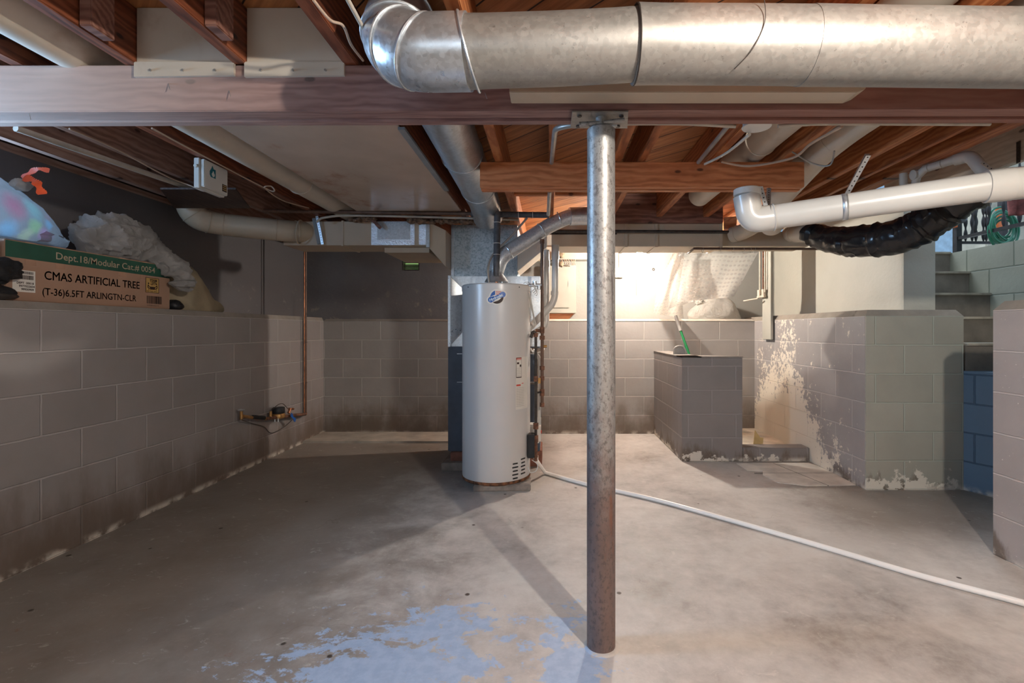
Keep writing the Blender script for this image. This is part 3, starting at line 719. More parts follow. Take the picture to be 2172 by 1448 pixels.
MB().box((905-VX)*3.9/F, (912-VX)*3.9/F, 3.885, 3.9, 1.785, 1.997).build('seam_flange', M['galv'], td)
f0 = P(788, 470, 3.9); f1 = P(880, 520, 3.9)
MB().box(f0.x, f1.x, 3.893, 3.899, f1.z, f0.z).build('foil_tape', M['foil'], td)
MB().box(f0.x+.05, f1.x-.035, 3.889, 3.8935, f1.z+.045, f0.z+.0).build('metal_patch', M['galv_shiny'], td)
f0 = P(889, 470, 3.9); f1 = P(904, 519, 3.9); MB().box(f0.x, f1.x, 3.893, 3.899, f1.z, f0.z).build('foil_tape', M['foil'], td)
ld = thing('branch_duct', (-2.4, 3.6, 1.9), 'beige painted round duct curving from the ceiling along the left wall to the trunk duct', 'duct')
path = fillet([P(395, 405, 3.5), P(408, 462, 3.52), P(470, 476, 3.66), P(600, 489, 3.80), P(655, 493, 3.95)], .14, 7)
MB().tube(path, .083, 40).build('duct_pipe', M['duct'], ld, smooth=True)
for k in (4, 9, 13, 19, 24):
    if k < len(path)-1: MB().torus(path[k], path[k+1]-path[k-1], .0845, .003, 40, 6).build('seam', M['duct'], ld, smooth=True)
e0 = P(636, 492, 3.86); MB().torus(e0, (1, .2, -.12), .092, .006, 40, 6).build('collar', M['duct'], ld, smooth=True)
def strap(pts, lab, wdt=.02, th=.0018, nrm=(0,1,0), group='perforated steel strap hangers', mat='galv_shiny'):
    """flat perforated strap along a path"""
    mb = MB(); pts = [Vector(p) for p in pts]; nrm = Vector(nrm).normalized(); h = []
    for a, b in zip(pts, pts[1:]):
        d = (b-a); L = d.length; d.normalize(); s_ = d.cross(nrm).normalized()*wdt/2; t_ = nrm*th/2
        mb.hexa([a-s_-t_, a+s_-t_, a+s_+t_, a-s_+t_, b-s_-t_, b+s_-t_, b+s_+t_, b-s_+t_]); h.append((a, d, L, nrm))
    t = thing('strap_hanger', pts[0], lab, 'strap', group)
    sb_ = mb.build('steel_band', M[mat], t)
    hm = MB()
    for a, d, L, n_ in h:
        k = .012
        while k < L-.006: hm.cyl(a+d*k-n_*th*.9, a+d*k+n_*th*.9, .0032, seg=8); k += .02
    hm.build('punched_hole', M['black'], sb_); return t
strap([P(672, 458, 3.86), P(684, 518, 3.875)], 'shiny perforated strap at the left end of the beige trunk duct')
tag(MB().obox(P(672, 490, 3.88), .03, .012, .21, (0, -.2, 0)).build('hanger_bracket', M['duct_tape']), 'dull grey bracket behind the strap at the trunk duct left end', 'bracket')
rt = thing('trunk_duct', (1.0, 3.9, 1.8), 'long brown-beige rectangular trunk duct right of the furnace, above the cream wall', 'duct')
MB().box(.02, 1.405, 3.955, 4.28, 1.803, 2.0).build('duct_body', M['duct'], rt, bevel=.003)
MB().box(1.407, 2.14, 3.985, 4.26, 1.812, 1.93).build('duct_body', M['duct'], rt, bevel=.003)
for px in (1330, 1395, 1534): MB().box((px-VX)*3.9/F-.012, (px-VX)*3.9/F+.012, 3.945, 4.285, 1.797, 2.003).build('seam_flange', M['duct'], rt)
MB().box(.0, .55, 3.948, 3.956, 1.90, 1.93).build('seam_flange', M['dark_metal'], rt)
a = MB(); v = [(-.26,3.96,1.60),(-.02,3.96,1.80),(-.02,4.28,1.80),(-.26,4.28,1.60),(-.26,3.96,1.80),(-.02,3.96,1.995),(-.02,4.28,1.995),(-.26,4.28,1.80)]
a.hexa([Vector(p) for p in v]).build('sloped_end', M['duct_white'], rt, bevel=.002)
for i, (px, Y, r) in enumerate(((1585, 3.9, .055), (1690, 3.75, .06))):
    t = thing('duct_takeoff', P(px, 495, Y), ('stubby beige round takeoff under the white pipe elbow', 'stubby beige round takeoff joined to the black flexible duct')[i], 'duct', 'round takeoffs on the right trunk duct')
    if i == 0: pth = fillet([P(1553, 498, 3.98), P(1575, 492, 3.9), P(1600, 478, 3.7), P(1612, 455, 3.6)], .06, 5)
    else: pth = [P(1678, 494, 3.98), P(1690, 494, 3.7), P(1722, 494, 3.45)]
    MB().tube(pth, r*1.15, 30).build('duct_pipe', M['duct'], t, smooth=True)
    MB().torus(pth[1], pth[2]-pth[0], r*1.16, .004, 30, 6).build('seam', M['duct'], t, smooth=True)
# black flexible duct
fp = spline([P(1715, 494, 3.45), P(1760, 508, 3.25), P(1830, 512, 3.0), P(1910, 500, 2.8), P(1975, 468, 2.65), P(2040, 425, 2.5), P(2110, 395, 2.4)], 10)
rr = [.066 + .012*noise.noise(Vector((i*.9, 0, 0))) + (.004 if i % 2 == 0 else 0) + .032*math.sin(PI*i/(len(fp)-1)) for i in range(len(fp))]
mb = MB().tube(fp, rr, 48)
for v in mb.bm.verts: v.co += Vector((noise.noise(v.co*22), noise.noise(v.co*22+Vector((9,0,0))), noise.noise(v.co*22+Vector((0,9,0)))))*.010
fd = tag(mb.build('flexible_duct', M['black_plastic'], None, smooth=True), 'black plastic-wrapped flexible duct sagging under the white drain pipe', 'duct')
# ---------------------------------------------------------------- plumbing on the right
dp = thing('drain_pipe', P(1600, 470, 2.42), 'long white plastic drain pipe sloping across the upper right with an elbow and round cap', 'pipe')
p0 = P(1620, 463, 2.30); p1 = P(2098, 395, 1.93); pend = P(2420, 362, 1.80)
MB().tube([p0, p1], .0565, 40).build('pipe', M['pvc'], dp, smooth=True)
MB().tube([P(2090, 396, 1.935), P(2145, 390, 1.905)], .0645, 40).build('coupling', M['pvc'], dp, smooth=True)
MB().tube([P(2135, 391, 1.91), pend], .0625, 40).build('pipe', M['pvc'], dp, smooth=True)
el = fillet([P(1640, 461, 2.285), P(1592, 468, 2.31), P(1583, 415, 2.31)], .10, 10)
MB().tube(el, .060, 40).build('elbow', M['pvc'], dp, smooth=True)
MB().torus(el[0], el[1]-el[0], .0605, .004, 40, 6).build('elbow_rim', M['pvc'], dp, smooth=True)
c = P(1585, 410, 2.31)
MB().lathe([(.056, -.012), (.062, -.008), (.062, .018), (.056, .022)], c, 40).build('cleanout_cap', M['white'], dp, smooth=True)
def wrap_strap(t0, rad, lab, top, top2):
    a = Vector(p0).lerp(Vector(p1), t0); d = (Vector(p1)-Vector(p0)).normalized()
    u = d.orthogonal().normalized(); v_ = d.cross(u)
    t = thing('strap_hanger', a, lab, 'strap', 'perforated steel strap hangers')
    mb = MB()
    mb.tube([a-d*.011, a+d*.011], rad+.0012, 40, caps=False); mb.build('pipe_band', M['galv_shiny'], t, smooth=True, solid=.001)
    for tp in (top, top2):
        tp = Vector(tp); st_ = a + Vector((0, -rad if tp is top else rad*.3, rad*.4)); dd = (tp-st_); s_ = Vector((1,0,0))*.011; n_ = Vector((0,1,0))*.0009
        sb_ = MB().hexa([st_-s_-n_, st_+s_-n_, st_+s_+n_, st_-s_+n_, tp-s_-n_, tp+s_-n_, tp+s_+n_, tp-s_+n_]).build('steel_band', M['galv_shiny'], t)
        hm = MB(); L = dd.length; k = .015; dn = dd.normalized()
        while k < L: hm.cyl(st_+dn*k-n_*1.6, st_+dn*k+n_*1.6, .0034, seg=8); k += .021
        hm.build('punched_hole', M['black'], sb_)
wrap_strap(.03, .0565, 'perforated strap around the white drain pipe next to its elbow', P(1613, 395, 2.30), P(1631, 398, 2.45))
wrap_strap(.40, .0565, 'perforated strap hanging the middle of the white drain pipe from a joist', P(1842, 330, 2.10), P(1840, 326, 2.22))
tp_ = thing('sink_trap', P(1925, 385, 2.7), 'small white plastic P-trap and arm high at right under the joists', 'pipe')
pt = fillet([P(1916, 368, 2.75), P(1916, 396, 2.75), P(1938, 400, 2.72), P(1946, 372, 2.7)], .045, 7)
MB().tube(pt, .020, 24).build('trap_bend', M['pvc_dull'], tp_, smooth=True)
MB().tube([P(1945, 374, 2.7), P(1962, 358, 2.66), P(2045, 333, 2.5)], .021, 24).build('pipe', M['pvc_dull'], tp_, smooth=True)
MB().cyl(P(1936, 371, 2.70), P(1950, 369, 2.70), .027).build('slip_nut', M['pvc_dull'], tp_, smooth=True)
MB().tube(fillet([P(2025, 339, 2.53), P(2058, 330, 2.47), P(2085, 362, 2.4), P(2105, 376, 2.35)], .05, 6), .030, 24).build('elbow', M['pvc_dull'], tp_, smooth=True)
for q in (.1, .45, .8): MB().torus(P(1962, 358, 2.66).lerp(P(2045, 333, 2.5), q), P(2045, 333, 2.5)-P(1962, 358, 2.66), .022, .002, 24, 6).build('pipe_ring', M['conduit_p'], tp_)
strap([P(2082, 344, 2.36), P(2108, 362, 2.34), P(2112, 372, 2.33)], 'short pale strap holding the small white pipe above the coupling', .018, mat='conduit_p')
strap([P(2160, 300, 2.578), P(2160, 345, 2.578)], 'dark strap on the whitewashed header board at far right', .022, nrm=(1,0,0), mat='dark_metal')
# ceiling junction box with conduits
jb = thing('ceiling_junction_box', P(1605, 270, 1.83), 'round white junction box cover fixed behind the main beam', 'junction box')
c = P(1605, 276, 1.84); c.z = 1.915
MB().lathe([(.046, -.022), (.050, -.018), (.050, .01), (.044, .045)], c, 32).build('box_body', M['white'], jb, smooth=True)
MB().lathe([(.052, -.026), (.054, -.023), (.052, -.020)], c, 32).build('cover', M['white'], jb, smooth=True)
def pipe(name, pts, r, mat, lab, cat, group=None, fr=.03, seg=14, sp=False):
    path = spline(pts, 8) if sp else fillet(pts, fr, 5) if fr else pts
    return tag(MB().tube(path, r, seg).build(name, M[mat], None, smooth=True), lab, cat, group)
pipe('conduit', [P(1320, 262, 1.80), P(1450, 262, 1.80), P(1560, 268, 1.81)], .007, 'conduit_p', 'thin conduit on the beam back edge between post plate and junction box', 'conduit', sp=True)
pipe('conduit', [P(1650, 268, 1.81), P(1700, 264, 1.80), P(1780, 262, 1.80), P(2100, 263, 1.80)], .007, 'conduit_p', 'thin conduit leading right from the ceiling junction box', 'conduit', sp=True)
pipe('conduit', [P(1590, 285, 1.86), P(1540, 325, 2.2), P(1495, 348, 2.5)], .006, 'conduit_p', 'thin conduit from the ceiling junction box down to the orange header', 'conduit', sp=True)
pipe('conduit', [(.78, 1.80, 2.02), (.80, 2.60, 2.02)], .011, 'conduit', 'grey conduit left of the orange joist near the junction box', 'conduit')
pipe('conduit', [P(1310, 262, 1.76), P(1215, 264, 1.80), P(1178, 272, 1.86), P(1170, 345, 2.60)], .011, 'conduit', 'bent grey conduit curving off the post plate toward the orange header', 'conduit', fr=.10)
pipe('conduit', [P(1166, 405, 2.75), P(1163, 455, 3.3)], .012, 'conduit', 'grey conduit continuing behind the orange header above the flue', 'conduit')
pipe('conduit', [P(33, 272, 2.11), P(438, 411, 3.13)], .014, 'conduit_p', 'long straight pale conduit at upper left beside the dusty joist', 'conduit')
pipe('cable', [P(1530, 343, 2.6), P(1590, 352, 2.58), P(1680, 335, 2.4), P(1720, 305, 2.2), P(1786, 268, 1.92)], .006, 'cable', 'pale cable drooping across the right end of the orange header', 'cable', sp=True)
pipe('cable', [P(147, 273, 2.15), P(250, 318, 2.4), P(350, 372, 2.7), P(400, 392, 2.85), P(432, 405, 2.7), P(440, 398, 2.62)], .004, 'cable', 'thin beige cable running to the white control box', 'cable', sp=True)
pipe('cable', [P(322, 272, 2.15), P(430, 330, 2.5), P(560, 398, 3.0), P(582, 405, 3.0), P(575, 395, 3.0), P(562, 399, 3.0), P(600, 425, 3.3), P(655, 441, 3.6)], .004, 'cable', 'thin beige cable with a small loop left of the cream pan', 'cable', sp=True)
pipe('cable', [P(665, 0, 1.30), P(700, 42, 1.37), P(728, 55, 1.42), P(745, 95, 1.50), P(770, 128, 1.62)], .004, 'cable', 'thin pale cable on the joist left of the big duct elbow', 'cable', sp=True)
pipe('conduit', [P(722, -30, 1.20), P(808, 130, 1.52)], .006, 'conduit_p', 'straight thin conduit just left of the big duct elbow', 'conduit')
pipe('cable', [P(1770, 320, 2.3), P(1760, 350, 2.35), P(1725, 347, 2.4), P(1680, 322, 2.4)], .004, 'conduit', 'grey strap-like cable looped on the slanting cream duct', 'cable', sp=True)
# horizontal pipes before the trunk
pipe('iron_pipe', [P(558, 447, 3.70), P(1000, 453, 3.70)], .014, 'brown_pipe', 'dark iron pipe running level below the joists above the beige trunk duct', 'pipe')
pipe('conduit', [P(672, 470, 3.78), P(690, 461, 3.76), P(760, 457, 3.76), P(1010, 463, 3.76), P(1100, 466, 3.76)], .009, 'conduit_p', 'thin beige conduit under the dark iron pipe above the foil patch', 'conduit', sp=True)
ip = thing('insulated_pipe', P(1000, 454, 3.62), 'dark foam-wrapped water pipe that runs level then drops into the heater top', 'pipe')
MB().tube([P(1000, 454, 3.62), P(1165, 456, 3.62)], .022, 18).build('foam_sleeve', M['foam'], ip, smooth=True)
MB().tube([P(1055, 450, 3.55), P(1053, 586, 3.55)], .024, 18).build('foam_sleeve', M['foam'], ip, smooth=True)
MB().tube([P(1053, 584, 3.55), P(1053, 604, 3.55)], .011, 14).build('pipe_end', M['copper'], ip, smooth=True)
tz = MB()
for py in (472, 516, 540): tz.torus(P(1054, py, 3.55), (0,0,1), .025, .0025, 20, 6)
for px in (1010, 1100, 1130): tz.torus(P(px, 455, 3.62), (1,0,0), .023, .0025, 20, 6)
tz.build('cable_tie', M['pvc'], ip, smooth=True)
pipe('hose', [P(1118, 462, 3.6), P(1085, 500, 3.58), P(1046, 540, 3.55), P(1035, 570, 3.5), P(1037, 600, 3.48)], .008, 'conduit', 'bowed grey metal hose beside the insulated pipe above the heater', 'hose', sp=True)
pipe('iron_pipe', [P(1170, 490, 3.86), P(1560, 492, 3.95)], .013, 'dark_metal', 'dark iron pipe passing behind the steel post on the right trunk duct', 'pipe')
# fibrous insulation scraps on top of the trunk
for i, (x0, x1, dy) in enumerate(((742, 800, 0), (868, 925, 1), (925, 1080, 3))):
    t_ = MB()
    for k in range(int((x1-x0)/9)):
        px = x0+9*k+4
        t_.blob(P(px, 467+dy+random.uniform(-3, 3), 3.84), (.03, .035, .022*random.uniform(.7, 1.3)), seed=k+i*20, amp=.5, freq=2, sub=2)
    tag(t_.build('insulation_scrap', M['fuzz'], None, smooth=True), ('brown fibrous insulation clump left of the foil patch', 'brown fibrous insulation clump right of the foil patch', 'brown fibrous insulation along the top of the furnace plenum')[i], 'insulation', 'insulation scraps', kind='stuff')
tag(MB().obox(P(798, 474, 3.84), .025, .02, .10, (0, -.75, 0)).build('wood_scrap', M['header_dk']), 'short brown stick poking down in front of the foil patch', 'wood scrap')
# ---------------------------------------------------------------- steel post
ps = thing('steel_post', (.187, 1.72, 0), 'tall scuffed galvanised steel support post, rusty at the bottom, in the centre of the room', 'post')
MB().lathe([(.0505, 0), (.0505, 1.0), (.049, 1.80), (.050, 1.805), (.050, 1.828), (.044, 1.834)], (.184, 1.72, 0), 64).build('column', M['post'], ps, smooth=True)
MB().lathe([(.019, 1.83), (.019, 1.868)], (.182, 1.70, 0), 24).build('screw_jack', M['post'], ps, smooth=True)
MB().tube([(.105, 1.69, 1.837), (.182, 1.69, 1.842), (.262, 1.69, 1.852)], .0085, 12).build('turning_bar', M['post'], ps, smooth=True)
bp = MB().prism([(.078, 1.655), (.270, 1.655), (.288, 1.788), (.078, 1.788)], 1.864, 1.8685, 'xy'); bp.build('top_plate', M['galv_dull'], ps)
hb = MB()
for x, y in ((.105, 1.68), (.25, 1.68), (.105, 1.765), (.25, 1.765)): hb.cyl((x, y, 1.8595), (x, y, 1.8645), .008, seg=10)
hb.build('plate_bolt', M['dark_metal'], ps)
bs = MB().lathe([(.064, 0), (.058, .004), (.051, .006)], (.187, 1.72, 0), 40); bs.build('base_grout', M['floor'], ps)
# ---------------------------------------------------------------- water heater
HX, HY, HR = -.392, 3.60, .250
wh = thing('water_heater', (HX, HY, 0.045), 'tall light grey cylindrical tank water heater with round badge and warning labels', 'water heater')
MB().lathe([(HR-.012, .045), (HR-.002, .055), (HR, .075), (HR, 1.410), (HR-.002, 1.412)], (HX, HY, 0), 96).build('tank', M['heater'], wh, smooth=True)
MB().lathe([(HR+.0035, 1.405), (HR+.0035, 1.440), (HR-.004, 1.448), (.05, 1.456)], (HX, HY, 0), 96).build('top_lid', M['heater'], wh, smooth=True)
MB().lathe([(HR-.006, .040), (HR+.002, .046), (HR+.002, .062), (HR-.004, .066)], (HX, HY, 0), 96).build('base_ring', M['heater_rust'], wh, smooth=True)
def cylmap(cx, cz, r, rot=0.0):
    ca, sa = math.cos(rot), math.sin(rot)
    def f(u, v):
        uu = u*ca - v*sa; vv = u*sa + v*ca
        a = cx + uu/HR
        return Vector((HX + r*math.sin(a), HY - r*math.cos(a), cz + vv))
    return f
def patch(poly, mp, name, mat, parent, th=.0012):
    """polygon in u,v wrapped on the tank, with thickness; triangulated by a fine grid of rings around its centre"""
    n = len(poly); cu = sum(p[0] for p in poly)/n; cv = sum(p[1] for p in poly)/n
    mb = MB(); K = 6; rings = []
    for k in range(1, K+1):
        rings.append([mb.bm.verts.new(mp(cu+(p[0]-cu)*k/K, cv+(p[1]-cv)*k/K)) for p in poly])
    c0 = mb.bm.verts.new(mp(cu, cv))
    for i in range(n): mb.bm.faces.new((c0, rings[0][i], rings[0][(i+1)%n]))
    for a, b in zip(rings, rings[1:]):
        for i in range(n): mb.bm.faces.new((a[i], b[i], b[(i+1)%n], a[(i+1)%n]))
    return mb.build(name, mat, parent)
def rect(u0, u1, v0, v1, n=6):
    return [(u0+(u1-u0)*i/n, v0) for i in range(n)] + [(u1, v0+(v1-v0)*i/n) for i in range(n)] + [(u1-(u1-u0)*i/n, v1) for i in range(n)] + [(u0, v1-(v1-v0)*i/n) for i in range(n)]
def circ(r, n=40, a0=0, a1=2*PI): return [(r*math.cos(a0+(a1-a0)*i/n), r*math.sin(a0+(a1-a0)*i/n)) for i in range(n)]
def caps_(L, r, n=14): return [(L/2+r*math.cos(-PI/2+PI*i/n), r*math.sin(-PI/2+PI*i/n)) for i in range(n+1)] + [(-L/2+r*math.cos(PI/2+PI*i/n), r*math.sin(PI/2+PI*i/n)) for i in range(n+1)]
bc = math.asin((1062-1053)/76.0); bz = 1.12 + (700-630)*3.36/F
B = lambda r, rot=0: cylmap(bc, bz, r, rot)
bdg = patch(circ(.0555), B(HR+.0012), 'badge', M['paper'], wh)
patch(caps_(.096, .028), B(HR+.0014, .42), 'badge_border', M['paper'], bdg)
q = [p for p in circ(.046, 60) if p[0] < -.012 and p[1] > .001] + [(-.012, .008), (-.040, -.004)]
q = [(-.012, .0445), (-.024, .0390), (-.036, .028), (-.043, .014), (-.0455, .002), (-.012, .016)]
patch(q, B(HR+.0020), 'flag_field', M['blue_ink'], bdg)
for k in range(3): patch(rect(-.009, .030-.006*k, .0385-.010*k-.0018, .0385-.010*k+.0022, 3), B(HR+.0020), 'flag_stripe', M['red_ink'], bdg)
patch([(.046*math.cos(a), .046*math.sin(a)) for a in [math.radians(200+34+k*(138/16.0)) for k in range(17)]], B(HR+.0020), 'badge_seal', M['ink'], bdg)
patch(caps_(.090, .0195), B(HR+.0024, .42), 'badge_banner', M['blue_ink'], bdg)
text('HydroJet', .027, (lambda mp: lambda x, y: mp(x-.058, y-.009))(B(HR+.0032, .42)), M['light_ink'], bdg, 'badge_lettering', .02, .2)
text('Total Performance', .0075, (lambda mp: lambda x, y: mp(x-.030, y-.016))(B(HR+.0032, .42)), M['light_ink'], bdg, 'badge_lettering')
la = math.asin((1111-1053)/74.5)
L_ = lambda r: cylmap(la, 0, r)
def zpix(y): return CH + (VY-y)*3.42/F
lbs = patch(rect(-.055, .075, zpix(868), zpix(757)), L_(HR+.0014), 'warning_label', M['paper'], wh)
patch(rect(-.052, -.001, zpix(801), zpix(758)), L_(HR+.0020), 'label_border', M['ink'], lbs)
patch(rect(-.049, -.004, zpix(799), zpix(763)), L_(HR+.0026), 'label_sheet', M['paper'], lbs)
patch(rect(-.049, -.004, zpix(763), zpix(759)), L_(HR+.0026), 'red_heading', M['red_ink'], lbs)
text('WARNING', .009, lambda x, y: L_(HR+.0031)(-.046+x, zpix(762.2)+y), M['paper'], lbs, 'label_lettering', .02)
patch(rect(-.045, -.026, zpix(772), zpix(768), 3), L_(HR+.003), 'label_drawing', M['ink'], lbs)
patch(rect(-.020, -.006, zpix(778), zpix(773), 3), L_(HR+.003), 'label_drawing', M['ink'], lbs)
patch(rect(-.050, -.010, zpix(818.5), zpix(815), 3), L_(HR+.002), 'red_heading', M['red_ink'], lbs)
patch(rect(.000, .020, zpix(814), zpix(812.6), 3), L_(HR+.002), 'red_heading', M['red_ink'], lbs)
for k in range(5): text('For your safety read the', .0062, (lambda yy: lambda x, y: L_(HR+.0031)(-.047+x*.62, zpix(yy)+y))(781+k*4.0), M['ink'], lbs, 'label_lettering')
for k in range(12): text('Improper installation, alteration or use', .0064, (lambda yy: lambda x, y: L_(HR+.0024)(-.050+x*.75, zpix(yy)+y))(823+k*3.5), M['ink'], lbs, 'label_lettering')
for row in range(5):
    for cxi, (pa, y0_) in enumerate(((1099, 981.5), (1114.5, 975.5))):
        s_ = (pa-1053)/75.0; zc = CH + (VY-(y0_+7.7*row))*3.42/F
        patch(caps_(.042 if (row+cxi) % 2 else .034, .0052, 5), cylmap(math.asin(s_), zc, HR+.0016), 'air_slot', M['black'], wh)
scr = MB()
for px in (999, 1107):
    s_ = (px-1053)/76.0; a_ = math.asin(max(-.99, min(.99, s_))); scr.cyl((HX+(HR+.002)*math.sin(a_), HY-(HR+.002)*math.cos(a_), 1.424), (HX+(HR+.006)*math.sin(a_), HY-(HR+.006)*math.cos(a_), 1.424), .004, seg=8)
scr.build('screw', M['black'], wh)
dh = MB().lathe([(.085, 1.475), (.088, 1.478), (.052, 1.535), (.050, 1.56)], (HX, HY, 0), 40).build('draft_hood', M['galv'], wh, smooth=True)
lg = MB()
for a in (0.6, 2.2, 3.9, 5.4): lg.cyl((HX+.075*math.cos(a), HY+.075*math.sin(a), 1.452), (HX+.075*math.cos(a), HY+.075*math.sin(a), 1.482), .004, seg=8)
lg.build('hood_leg', M['galv'], wh)
tag(MB().obox((HX+.06, 3.46, .022), .40, .19, .044, (0, 0, .04)).build('concrete_paver', M['cement'], None, bevel=.006), 'small rough concrete paver under the front of the water heater', 'paver', 'supports under the appliances')
tag(MB().obox((HX-.02, 3.70, .021), .36, .2, .042, (0, 0, -.05)).build('concrete_paver', M['cement'], None, bevel=.006), 'concrete paver under the back of the water heater', 'paver', 'supports under the appliances')
# flue
fl = thing('flue_pipe', (HX, HY, 1.56), 'shiny galvanised flue pipe rising from the heater top to the right', 'flue pipe')
fpth = [(HX+.0, HY, 1.555), P(1062, 545, 3.60), P(1165, 478, 3.66), P(1205, 460, 3.68), P(1232, 458, 3.70)]
pth = fillet(fpth, .06, 6)
MB().tube(pth, .056, 32).build('flue', M['galv_flue'], fl, smooth=True)
MB().tube([P(1208, 459, 3.685), P(1222, 458.5, 3.695), P(1262, 458, 3.70)], .068, 32).build('collar', M['galv'], fl, smooth=True)
for a, b in ((1, 2),):
    A_, B_ = Vector(fpth[1]), Vector(fpth[2])
    for q in (.16, .84): MB().torus(A_.lerp(B_, q), B_-A_, .057, .004, 32, 6).build('crimp_ring', M['galv_shiny'], fl, smooth=True)
MB().torus(P(1187, 466, 3.67), Vector((1, 0, .35)), .058, .004, 32, 6).build('crimp_ring', M['galv_shiny'], fl, smooth=True)
# ---------------------------------------------------------------- furnace and plenum
FX0, FX1, FY0, FY1 = -.826, -.075, 3.95, 4.55
fu = thing('furnace', (-.45, 4.2, .13), 'dark blue-grey upright furnace cabinet standing behind the water heater', 'furnace')
MB().box(FX0, FX1, FY0, FY1, .132, .985).build('cabinet', M['blue_cab'], fu, bevel=.006)
MB().box(FX0+.07, FX1-.03, FY0-.006, FY0, .70, .93).build('upper_door', M['blue_cab'], fu, bevel=.002)
MB().box(FX0+.07, FX1-.03, FY0-.006, FY0, .17, .68).build('lower_door', M['blue_cab'], fu, bevel=.002)
MB().box(FX0+.075, FX1-.035, FY0-.0075, FY0-.006, .925, .93).box(FX0+.075, FX1-.035, FY0-.0075, FY0-.006, .695, .699).build('door_edge', M['galv'], fu)
MB().box(-.20, FX1+.004, FY0-.004, FY0, .30, .975).build('side_panel', M['cement'], fu)
co = thing('furnace_coil_case', (-.45, 4.2, .985), 'bright bare metal coil case between the furnace cabinet and the plenum', 'duct')
MB().box(FX0+.02, FX1, FY0+.05, FY1, .986, 1.565).build('case_body', M['galv_shiny'], co)
# tapered front frame
fz0, fz1 = .986, 1.565
fm = MB()
fm.hexa([Vector(p) for p in ((FX0,FY0,fz0),(FX0+.02,FY0,fz0),(FX0+.02,FY0+.05,fz0),(FX0,FY0+.05,fz0),(FX0,FY0,fz1),(FX0+.02,FY0,fz1),(FX0+.02,FY0+.05,fz1),(FX0,FY0+.05,fz1))])
fm.hexa([Vector(p) for p in ((FX0+.02,FY0,fz0+.02),(FX0+.14,FY0+.045,fz0+.15),(FX0+.14,FY0+.05,fz0+.15),(FX0+.02,FY0+.05,fz0+.02),(FX0+.02,FY0,fz1-.01),(FX0+.14,FY0+.045,fz1-.13),(FX0+.14,FY0+.05,fz1-.13),(FX0+.02,FY0+.05,fz1-.01))])
fm.build('front_frame', M['galv_shiny'], co)
pl = thing('furnace_plenum', (-.53, 4.2, 1.52), 'spangled galvanised sheet metal plenum box above the furnace', 'duct')
pm = MB()
x0, x1 = -.825, -.272
pm.box(x0, x1, 4.14, 4.55, 1.568, 2.02); pm.build('plenum_box', M['galv_plenum'], pl, bevel=.003)
MB().prism([(x0+.02, 1.97), (x0+.26, 1.75), (x1-.02, 1.60), (x1-.02, 1.597), (x0+.26, 1.745), (x0+.02, 1.967)], 4.136, 4.1405, 'xz').build('cross_brake', M['galv'], pl)
MB().box(x0-.012, x0+.012, 4.134, 4.142, 1.57, 2.02).build('corner_seam', M['galv'], pl)
# furnace supports
tag(MB().box(-.80, -.62, 3.92, 4.2, .062, .131).build('brick', M['brick_red'], None, bevel=.004), 'reddish brick directly under the left corner of the furnace', 'brick', 'supports under the appliances')
tag(MB().box(-.86, -.60, 3.86, 4.25, 0, .061).build('concrete_paver', M['cement'], None, bevel=.005), 'grey concrete paver on the floor below the furnace brick', 'paver', 'supports under the appliances')
tag(MB().box(-.28, -.06, 3.98, 4.3, 0, .131).build('brick', M['brick_red'], None, bevel=.004), 'reddish brick under the right corner of the furnace', 'brick', 'supports under the appliances')
# ---------------------------------------------------------------- pipes right of the heater
gp = thing('gas_pipe', P(1150, 510, 3.62), 'tall brown-painted gas pipe with fittings standing right of the water heater', 'pipe')
gx = P(1150, 700, 3.62).x
MB().tube([(gx, 3.62, CH+.19*3.62/1.028), (gx, 3.62, .55)], .0125, 16).build('pipe', M['brown_pipe'], gp, smooth=True)
ft = MB()
for py, r, h in ((512, .017, .03), (700, .018, .045), (716, .020, .03), (780, .019, .03), (802, .018, .03), (832, .018, .05), (858, .017, .03)):
    z = CH+(VY-py)*3.62/F; MB().cyl((gx, 3.62, z-h/2), (gx, 3.62, z+h/2), r, seg=14).build('fitting', M['rust_pipe'], gp, smooth=True)
MB().cyl((gx+.01, 3.60, CH-34*3.62/F*1.0), (gx+.035, 3.60, CH-34*3.62/F), .010, seg=12).build('valve', M['brass'], gp, smooth=True)
MB().cyl((gx-.05, 3.62, CH-1*3.62/F), (gx, 3.62, CH-1*3.62/F), .012, seg=12).build('branch', M['rust_pipe'], gp, smooth=True)
g2 = thing('gas_drop_pipe', P(1137, 700, 3.56), 'thin dark gas drop pipe hugging the right side of the water heater', 'pipe')
g2x = P(1136.5, 800, 3.56).x
MB().tube(fillet([P(1126, 716, 3.56), P(1130, 703, 3.56), (g2x, 3.56, CH-.02), (g2x, 3.56, .24)], .03, 5), .0105, 16).build('pipe', M['dark_metal'], g2, smooth=True)
ft = MB()
for py, r, h in ((710, .016, .03), (803, .016, .04), (903, .019, .045), (930, .018, .05), (945, .013, .09), (965, .016, .03)):
    z = CH+(VY-py)*3.56/F; MB().cyl((g2x, 3.56, z-h/2), (g2x, 3.56, z+h/2), r, seg=14).build('fitting', M['rust_pipe'], g2, smooth=True)
MB().cyl((g2x, 3.56, .16), (g2x, 3.56, .26), .012, seg=14).build('rusty_nipple', M['rust_pipe'], g2, smooth=True)
MB().obox(P(1144, 807, 3.56), .018, .02, .04).build('yellow_valve_tag', M['brass'], g2)
MB().tube([(g2x, 3.56, CH-133*3.56/F), (gx, 3.62, CH-133*3.56/F)], .007, 12).build('cross_pipe', M['dark_metal'], g2, smooth=True)
